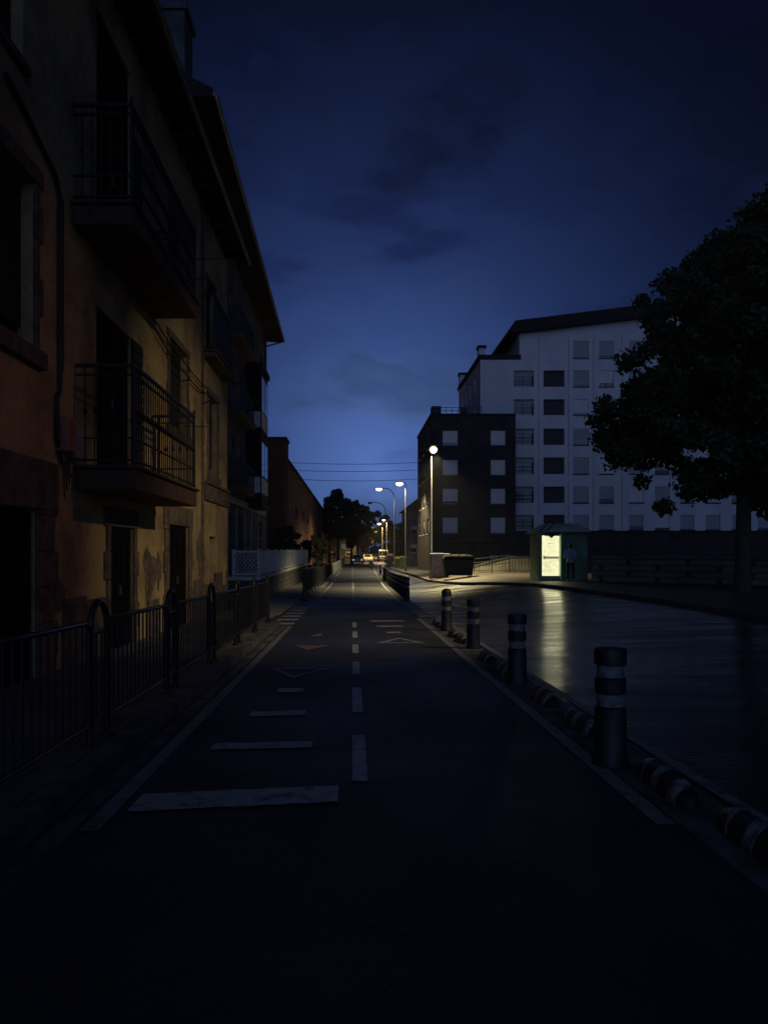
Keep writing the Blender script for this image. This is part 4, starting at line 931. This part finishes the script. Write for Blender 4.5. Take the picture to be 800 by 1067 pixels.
# ------------------------------------------------------------------ cars
def car(x, y, rz, col, label, van=False, lights=None):
    r = empty('van' if van else 'parked_car', (x, y, gz(x, y)), rz, label=label, cat='van' if van else 'car', group='cars at the far end of the street')
    m_ = mat('car_paint_' + str(col), col, .28, .05, 1, spec=.6)
    W = .86 if not van else .98; Lh = 2.1 if not van else 2.5; zt_ = 1.45 if not van else 2.35
    if not van: low = [(-Lh, .35), (-Lh, .72), (-Lh + .25, .92), (-1.0, 1.0), (1.75, 1.0), (Lh, .82), (Lh + .03, .4), (1.9, .25), (-1.9, .25)]; cab = [(-1.05, .98), (-.4, 1.42), (1.1, zt_), (1.75, .98)]
    else: low = [(-Lh, .4), (-Lh, .95), (-Lh + .5, 1.15), (-1.3, 1.2), (-1.0, 1.25), (Lh, 1.25), (Lh, .35), (-2.2, .3)]; cab = [(-1.75, 1.2), (-1.2, 2.15), (-.9, zt_), (Lh - .05, zt_), (Lh - .01, 1.24)]
    # profile along Y (front towards -Y), lofted over X with tumblehome
    def loft(prof, ws):
        s = MB(); n = len(prof)
        cz = sum(p[1] for p in prof) / n
        for xx, k in ws:
            for (yy, zz) in prof: s.v.append((xx, yy * k, cz + (zz - cz) * k))
        for j in range(len(ws) - 1):
            for i in range(n): i2 = (i + 1) % n; s.f.append((j * n + i, j * n + i2, (j + 1) * n + i2, (j + 1) * n + i))
        s.f.append(tuple(reversed(range(n)))); s.f.append(tuple((len(ws) - 1) * n + i for i in range(n))); return s
    bdy = loft(low, [(-W, .95), (-W + .08, 1), (W - .08, 1), (W, .95)]).build('body', m_, r, bevel=.04, smooth_=True)
    s = loft(cab, [(-W + .16, .93), (-W + .07, 1.0), (W - .07, 1.0), (W - .16, .93)]); s.build('cabin', m_, r, bevel=.04, smooth_=True)
    s = MB()
    if not van:
        s.hexa([(-.62, -1.06, 1.02), (.62, -1.06, 1.02), (.56, -.48, 1.39), (-.56, -.48, 1.39)], [(-.62, -1.075, 1.035), (.62, -1.075, 1.035), (.56, -.50, 1.41), (-.56, -.50, 1.41)])
        s.hexa([(-.60, 1.74, 1.02), (.60, 1.74, 1.02), (.54, 1.16, 1.40), (-.54, 1.16, 1.40)], [(-.60, 1.76, 1.03), (.60, 1.76, 1.03), (.54, 1.19, 1.42), (-.54, 1.19, 1.42)])
        for q in (-1, 1): s.hexa([(q * (W - .065), -.75, 1.04), (q * (W - .065), 1.4, 1.04), (q * (W - .065), 1.0, 1.36), (q * (W - .065), -.3, 1.36)], [(q * (W - .055), -.75, 1.04), (q * (W - .055), 1.4, 1.04), (q * (W - .055), 1.0, 1.36), (q * (W - .055), -.3, 1.36)])
    else:
        s.hexa([(-.8, -1.72, 1.28), (.8, -1.72, 1.28), (.75, -1.26, 2.05), (-.75, -1.26, 2.05)], [(-.8, -1.75, 1.29), (.8, -1.75, 1.29), (.75, -1.29, 2.07), (-.75, -1.29, 2.07)])
        s.box(-.75, .75, Lh - .012, Lh + .01, 1.4, 2.05)
    s.build('windows', M_glass, r)
    for a in (-1, 1):
        for b_ in (-1.3, 1.3):
            s = MB(); s.tube([(a * (W - .2), b_, .31), (a * (W + .01), b_, .31)], .31, 18); wh = s.build('wheel', M_rubber, r)
            s = MB(); s.tube([(a * (W + .012), b_, .31), (a * (W + .02), b_, .31)], .19, 14); s.build('rim', M_steel, wh)
    for a in (-1, 1):
        s = MB(); s.box(a * .68 - .14, a * .68 + .14, -Lh - .012, -Lh + .05, .60, .74); s.build('headlight', mat('head_glass', (.7, .7, .65), .1, 0, 1, emit=(1, .9, .7), estr=(.6 if lights else 0)) if lights else M_wpaint, r)
        s = MB(); s.box(a * .70 - .12, a * .70 + .12, Lh - .03, Lh + .045, .66, .86); s.build('tail_light', mat('tail_glass', (.4, .02, .02), .2, 0, 1), r)
    s = MB(); s.box(-.26, .26, -Lh - .02, -Lh - .0, .42, .53); s.build('number_plate', M_wpaint, r)
    return r
car(xa(372.5, 122), 124, 0, (.75, .75, .73), 'white hatchback facing the camera at the end of the cycle path', lights=True)
car(xa(382.5, 142), 142, .1, (.40, .42, .44), 'silver car parked just right of the white hatchback', lights=True)
car(xa(390.5, 158), 158, .1, (.10, .12, .16), 'dark blue car parked between the silver car and the van')
car(xa(398.8, 150), 150, .05, (.10, .16, .28), 'tall dark blue van at the far end of the road', van=True)
car(xa(407.5, 128), 128, math.pi, (.30, .05, .05), 'dark red car seen from behind, rightmost of the far cars')

# ------------------------------------------------------------------ road sign far left
sg = empty('road_sign', (xa(358, 88), 88, gz(-1, 88) + .09), label='small pale rectangular road sign on a post beside the far path', cat='sign')
s = MB(); s.tube([(0, 0, 0), (0, 0, 2.95)], .035, 8); s.build('post', M_steel, sg)
s = MB(); s.box(-.26, .26, -.06, -.04, 2.35, 2.92); s.build('plate', M_wpaint, sg)

# ------------------------------------------------------------------ distant houses and walls
def house(name, x0, x1, y0, y1, zb, ze, zr_, m, label, holes, roofm=M_rooftile, ax='x'):
    r = empty(name, ((x0 + x1) / 2, y0, zb), label=label, cat='house', group='houses at the far end of the street')
    mb = MB(); facade(mb, (x0, y0), (1, 0), x1 - x0, zb, ze, holes); mb.box(x0, x1, y0 + .29, y1, zb, ze); mb.build('wall', m, r)
    for h_ in holes: window(r, (x0, y0), (1, 0), h_, shut=M_shutg, closed=.5, frame_m=M_wpaint)
    s = MB(); xm = (x0 + x1) / 2
    if ax == 'x': s.prism([(y0 - .5, ze + .003), (y1 + .5, ze + .003), ((y0 + y1) / 2, zr_)], 'x', x0 - .4, x1 + .4)
    else: s.prism([(x0 - .5, ze + .003), (x1 + .5, ze + .003), (xm, zr_)], 'y', y0 - .4, y1 + .4)
    s.build('roof', roofm, r); fixp(r); return r
zf = -.93
house('far_house', xa(338, 140), xa(371, 140), 140, 150, zf, za(556, 140), za(543, 140), M_plaster2, 'low grey house with a tiled roof closing the street on the left', [(1, 2.2, .2, 1.4), (4, 5.2, .2, 1.4)])
s = MB(); s.box(xa(340, 139), xa(352, 139), 138.8, 139.3, za(558, 139), za(556.5, 139)); 
aw = s.build('far_awning', M_wpaint); tag(aw, 'pale flat canopy edge in front of the low grey house', 'canopy')
house('far_house', xa(352, 175), xa(378, 175), 175, 186, zf, za(553, 175), za(544, 175), M_white, 'pale two storey house half hidden by the far trees', [(1, 2.3, 1.6, 2.8), (3.4, 4.6, 1.6, 2.8)])
house('far_house', xa(424, 105), xa(444, 105), 105, 116, zf, za(531, 105), za(520, 105), M_plaster2, 'dark narrow house with a gabled roof left of the dark apartment block', [(.5, 1.4, 1, 2.2), (.5, 1.4, 3.6, 4.8), (1.7, 2.5, 1, 2.2)], ax='y')
lw = MB(); lw.hexa([(-2.05, 66, -1), (-1.75, 66, -1), (-1.2, 128, -1), (-1.5, 128, -1)], [(-2.05, 66, .05), (-1.75, 66, .05), (-1.2, 128, .0), (-1.5, 128, .0)])
tag(lw.build('low_wall', M_conc), 'low pale concrete wall continuing along the left edge of the far path', 'wall')

# ------------------------------------------------------------------ trees
def leaves_mesh(name, cl, n, size, m, parent, seed=0, hang=.3, holes=.0):
    """cl: clumps (cx,cy,cz,r); many leaf-sized quads spread through each clump, denser to the shell"""
    g_ = np.random.default_rng(seed); C = np.array(cl); wts = C[:, 3] ** 2; wts = wts / wts.sum()
    idx = g_.choice(len(C), n, p=wts); dirs = g_.normal(size=(n, 3)); dirs /= np.linalg.norm(dirs, axis=1)[:, None]
    rad = C[idx, 3] * (g_.random(n) ** .45) * (1 + .25 * g_.normal(size=n) * .5)
    P = C[idx, :3] + dirs * rad[:, None] * np.array([1, 1, .8])
    a = g_.normal(size=(n, 3)); a /= np.linalg.norm(a, axis=1)[:, None]
    b = np.cross(a, g_.normal(size=(n, 3))); b /= np.linalg.norm(b, axis=1)[:, None]
    sz = size * (.6 + .8 * g_.random(n))[:, None]
    V = np.empty((n, 5, 3)); V[:, 0] = P - a * sz; V[:, 1] = P - a * sz * .1 + b * sz * .62; V[:, 2] = P + a * sz * .55 + b * sz * .3; V[:, 3] = P + a * sz; V[:, 4] = P - a * sz * .1 - b * sz * .62
    me = bpy.data.meshes.new(name); me.from_pydata(V.reshape(-1, 3).tolist(), [], [tuple(range(5 * i, 5 * i + 5)) for i in range(n)]); me.update(); me.materials.append(m)
    o = bpy.data.objects.new(name, me); COL.objects.link(o); o.parent = parent; return o
def tree(x, y, zb, cr, trunk_r, fork, label, nleaf, lsize, nclump, m=M_leaf, seed=1, group=None, cr_r=None, inside=None, name='tree'):
    """cr = (cx,cy,cz, rx,ry,rz) crown ellipsoid relative to base"""
    g_ = random.Random(seed); r = empty(name, (x, y, zb), label=label, cat='tree', group=group)
    cx, cy, cz, rx, ry, rz_ = cr; cl = []
    while len(cl) < nclump:
        v = Vector((g_.uniform(-1, 1), g_.uniform(-1, 1), g_.uniform(-1, 1)))
        if v.length > 1 or v.length < .25: continue
        p = (cx + v.x * rx, cy + v.y * ry, cz + v.z * rz_)
        if inside and not inside(p): continue
        cl.append((p[0], p[1], p[2], (cr_r or min(rx, rz_) * .25) * g_.uniform(.55, 1.15)))
    if nclump > 300:
        for _ in range(150):
            v = Vector((g_.gauss(0, 1), g_.gauss(0, 1), g_.gauss(0, 1))).normalized(); q = g_.uniform(.90, 1.0)
            p = (cx + v.x * rx * q, cy + v.y * ry * q, cz + v.z * rz_ * q)
            if inside and not inside((p[0] * .95, p[1], p[2] * .985 + .1)): continue
            cl.append((p[0], p[1], p[2], g_.uniform(.18, .42)))
    leaves_mesh('crown', cl, nleaf, lsize, m, r, seed)
    s = MB(); s.tube([(0, 0, -.2), (.03, 0, fork * .5), (0.05, .02, fork), (cx * .35, cy * .3, fork + (cz - fork) * .6), (cx * .8, cy, cz + rz_ * .5)], [trunk_r * 1.25, trunk_r, trunk_r * .85, trunk_r * .55, trunk_r * .12], 12)
    for k, c in enumerate(g_.sample(cl, min(len(cl), 26))):
        st = Vector((0.05, .02, fork * g_.uniform(.9, 1.05) + (cz - fork) * g_.uniform(0, .7))); e = Vector(c[:3]); mdl = st.lerp(e, .5) + Vector((0, 0, .25 * (e - st).length * .3))
        s.tube([st, mdl, e], [trunk_r * .38, trunk_r * .2, .02], 6)
    s.build('trunk', M_bark, r, smooth_=True); return r
# the big plane tree on the right pavement
def ins(p):
    # crown outline: overhangs the road, underside rises a little to the left
    X, Z = p[0], p[2]
    X += .55 * math.sin(Z * 2.1 + p[1]) + .35 * math.sin(Z * 4.7); Z += .3 * math.sin(X * 3.1)
    return Z > 3.15 + max(0, -X - 2.4) * .8 and Z < 13.6 - max(0, -X + .5) * 1.42
tree(xa(773, 25), 25, gz(13, 25) + .12, (.9, 0.2, 8.3, 6.0, 4.6, 7.0), .24, 3.6, 'large dark leafy tree on the right pavement, nearest the camera', 125000, .098, 460, M_leaf, 5, inside=ins, cr_r=.62)
tree(18.9, 29.5, .0, (0, 0, 9.6, 5.4, 4.5, 7.4), .24, 3.6, 'second leafy tree farther right along the pavement, mostly outside the photo', 42000, .13, 170, M_leaf, 6, cr_r=1.0)
ft = [(352, 118, 509, 560, 24, 1), (366, 128, 519, 570, 24, 2), (343, 128, 513, 560, 20, 3), (379, 150, 526, 575, 18, 4), (391, 190, 532, 578, 16, 5), (407, 215, 536, 580, 22, 6), (424, 175, 541, 582, 18, 7), (372, 165, 530, 575, 26, 8), (415, 240, 545, 585, 30, 9), (440, 200, 545, 585, 26, 10)]
wh = ['tallest dark tree behind the brick building', 'rounded dark tree right of the tallest one', 'dark tree hard against the end of the brick building', 'mid sized tree behind the silver car', 'smaller tree above the dark blue car', 'far tree between the curved lamp posts', 'far tree behind the white lamp post', 'broad tree behind the pale far house', 'wide low tree at the very end of the road', 'far tree behind the dark apartment block']
for i, (px, y, t_, b_, wpx, sd) in enumerate(ft):
    x = xa(px, y); zt_, zb_ = za(t_, y), za(b_, y); rx = wpx * y / F * .62; rz_ = (zt_ - zb_) / 2
    tree(x, y, -.95, (0, 0, (zt_ + zb_) / 2 + .95, rx, rx, rz_), .22, max(1.5, zb_ + .6), wh[i], 6500, .26, 34, M_leaf2, 20 + sd, group='trees at the far end of the street', cr_r=rx * .34, name='far_tree')
# shrubs on and beyond the terrace
for i, (px, y, t_, b_, wpx) in enumerate(((291, 52, 546, 583, 20), (307, 60.8, 551, 586, 16), (318, 66, 553, 590, 12), (329, 78, 556, 590, 12), (337, 95, 560, 588, 10))):
    x = max(xa(px, y), -4.7) if y < 60 else xa(px, y); zt_, zb_ = za(t_, y), max(za(b_, y), .3 if y < 60 else -.9); rx = min(.75, wpx * y / F / 2)
    x = min(x, -4.15) if y < 62 else x
    r = empty('shrub', (x, y, .36 if y < 60 else -.85), label='dark leafy shrub beside the brick building, %s counted from the camera' % ORD[i], cat='shrub', group='shrubs beside the brick building')
    cl = []; g_ = random.Random(i); hz = zt_ - r.location.z
    for k in range(16): cl.append((g_.uniform(-.7, .7) * rx, g_.uniform(-1, 1) * rx * 2, g_.uniform(.15, .9) * hz, .35 * g_.uniform(.7, 1.2)))
    leaves_mesh('foliage', cl, 3500, .08, M_leaf2, r, 40 + i)
    s = MB(); s.tube([(0, 0, -.1), (0, 0, hz * .6)], .05, 6); s.build('stem', M_bark, r)

# ------------------------------------------------------------------ person by the kiosk, seen from behind
def skin_obj(name, joints, edges, m, parent, sub=2):
    me = bpy.data.meshes.new(name); me.from_pydata([j[:3] for j in joints], edges, []); me.update(); o = bpy.data.objects.new(name, me); COL.objects.link(o)
    sm = o.modifiers.new('skin', 'SKIN'); 
    if not me.skin_vertices: me.skin_vertices.new(name='')
    for v, j in zip(me.skin_vertices[0].data, joints): v.radius = (j[3], j[4] if len(j) > 4 else j[3])
    me.skin_vertices[0].data[0].use_root = True
    sb = o.modifiers.new('sub', 'SUBSURF'); sb.levels = sub; sb.render_levels = sub; sm.use_smooth_shade = True
    me.materials.append(m); o.parent = parent; return o
pY = 33.2; pxx = xa(594, pY)
pe = empty('person', (pxx, pY, gz(pxx, pY) + .125), rz=-.25, label='person in pale blue top and dark trousers standing by the kiosk, seen from behind', cat='person')
M_skin = mat('skin', (.42, .27, .20), .6, .1, 5); M_shirt = mat('blue_top', (.26, .34, .52), .85, .2, 8); M_tr = mat('dark_trousers', (.025, .026, .035), .9, .2, 8); M_hair = mat('dark_hair', (.02, .015, .012), .7, .3, 20); M_shoe = mat('pale_shoes', (.30, .30, .30), .6, .2, 10)
# faces +Y
J = [(0, 0, .93, .14, .10), (0, .01, 1.12, .125, .09), (0, 0, 1.32, .145, .10), (0, 0, 1.43, .075, .065), (0, .01, 1.50, .048, .048), (0, .02, 1.58, .075, .085), (0, .02, 1.66, .075, .09)]
E = [(0, 1), (1, 2), (2, 3), (3, 4), (4, 5), (5, 6)]
def addchain(pts, root):
    i = root
    for p in pts: J.append(p); E.append((i, len(J) - 1)); i = len(J) - 1
    return i
for q in (-1, 1):
    addchain([(q * .10, 0, .84, .09), (q * .11, .02, .48, .055), (q * .115, 0, .45, .055), (q * .12, -.02, .10, .038), (q * .13, .06, .04, .035), (q * .14, .15, .03, .03)], 0)
    wr = addchain([(q * .17, 0, 1.36, .052), (q * .25, -.03, 1.10, .040), (q * .235, .16, 1.06, .032), (q * .13, .27, 1.12, .024), (q * .10, .33, 1.14, .022)], 2)
    for f in range(4): addchain([(q * (.10 - .016 * f), .37, 1.155 - .004 * f, .009), (q * (.085 - .016 * f), .40, 1.175, .0085), (q * (.07 - .014 * f), .395, 1.195 - .004 * abs(f - 1), .007)], wr)
    addchain([(q * .075, .33, 1.165, .010), (q * .055, .345, 1.19, .009)], wr)
skin_obj('body', J, E, M_skin, pe)
J2 = [(0, 0, .96, .165, .125), (0, .01, 1.12, .150, .115), (0, 0, 1.32, .170, .125), (0, 0, 1.44, .085, .08)]; E2 = [(0, 1), (1, 2), (2, 3)]
for q in (-1, 1):
    n0 = len(J2); J2 += [(q * .18, 0, 1.36, .070), (q * .255, -.03, 1.10, .058), (q * .235, .17, 1.06, .045)]; E2 += [(2, n0), (n0, n0 + 1), (n0 + 1, n0 + 2)]
skin_obj('top', J2, E2, M_shirt, pe)
J3 = [(0, 0, .93, .155, .12)]; E3 = []
for q in (-1, 1):
    n0 = len(J3); J3 += [(q * .10, 0, .82, .10), (q * .11, .015, .48, .072), (q * .12, -.015, .08, .055)]; E3 += [(0, n0), (n0, n0 + 1), (n0 + 1, n0 + 2)]
skin_obj('trousers', J3, E3, M_tr, pe)
skin_obj('hair', [(0, -.01, 1.46, .06, .05), (0, -.015, 1.55, .095, .085), (0, .0, 1.66, .098, .105)], [(0, 1), (1, 2)], M_hair, pe)
for q in (-1, 1): skin_obj('shoe', [(q * .125, -.03, .045, .05), (q * .14, .16, .035, .042)], [(0, 1)], M_shoe, pe)

# ------------------------------------------------------------------ damp evening air
hz_ = MB().box(-620, 620, -320, 1250, -3.0, 40).build('haze', bpy.data.materials.new('damp_air')); tag(hz_, 'thin damp evening air over the whole street', 'haze', kind='stuff')
hm = hz_.data.materials[0]; hm.use_nodes = True; t = hm.node_tree; t.nodes.clear()
o_ = t.nodes.new('ShaderNodeOutputMaterial'); v_ = t.nodes.new('ShaderNodeVolumePrincipled'); v_.inputs['Density'].default_value = .00025; v_.inputs['Color'].default_value = (.85, .88, .95, 1); v_.inputs['Anisotropy'].default_value = .3
t.links.new(v_.outputs[0], o_.inputs['Volume'])

# ------------------------------------------------------------------ render hints
S.cycles.use_denoising = True
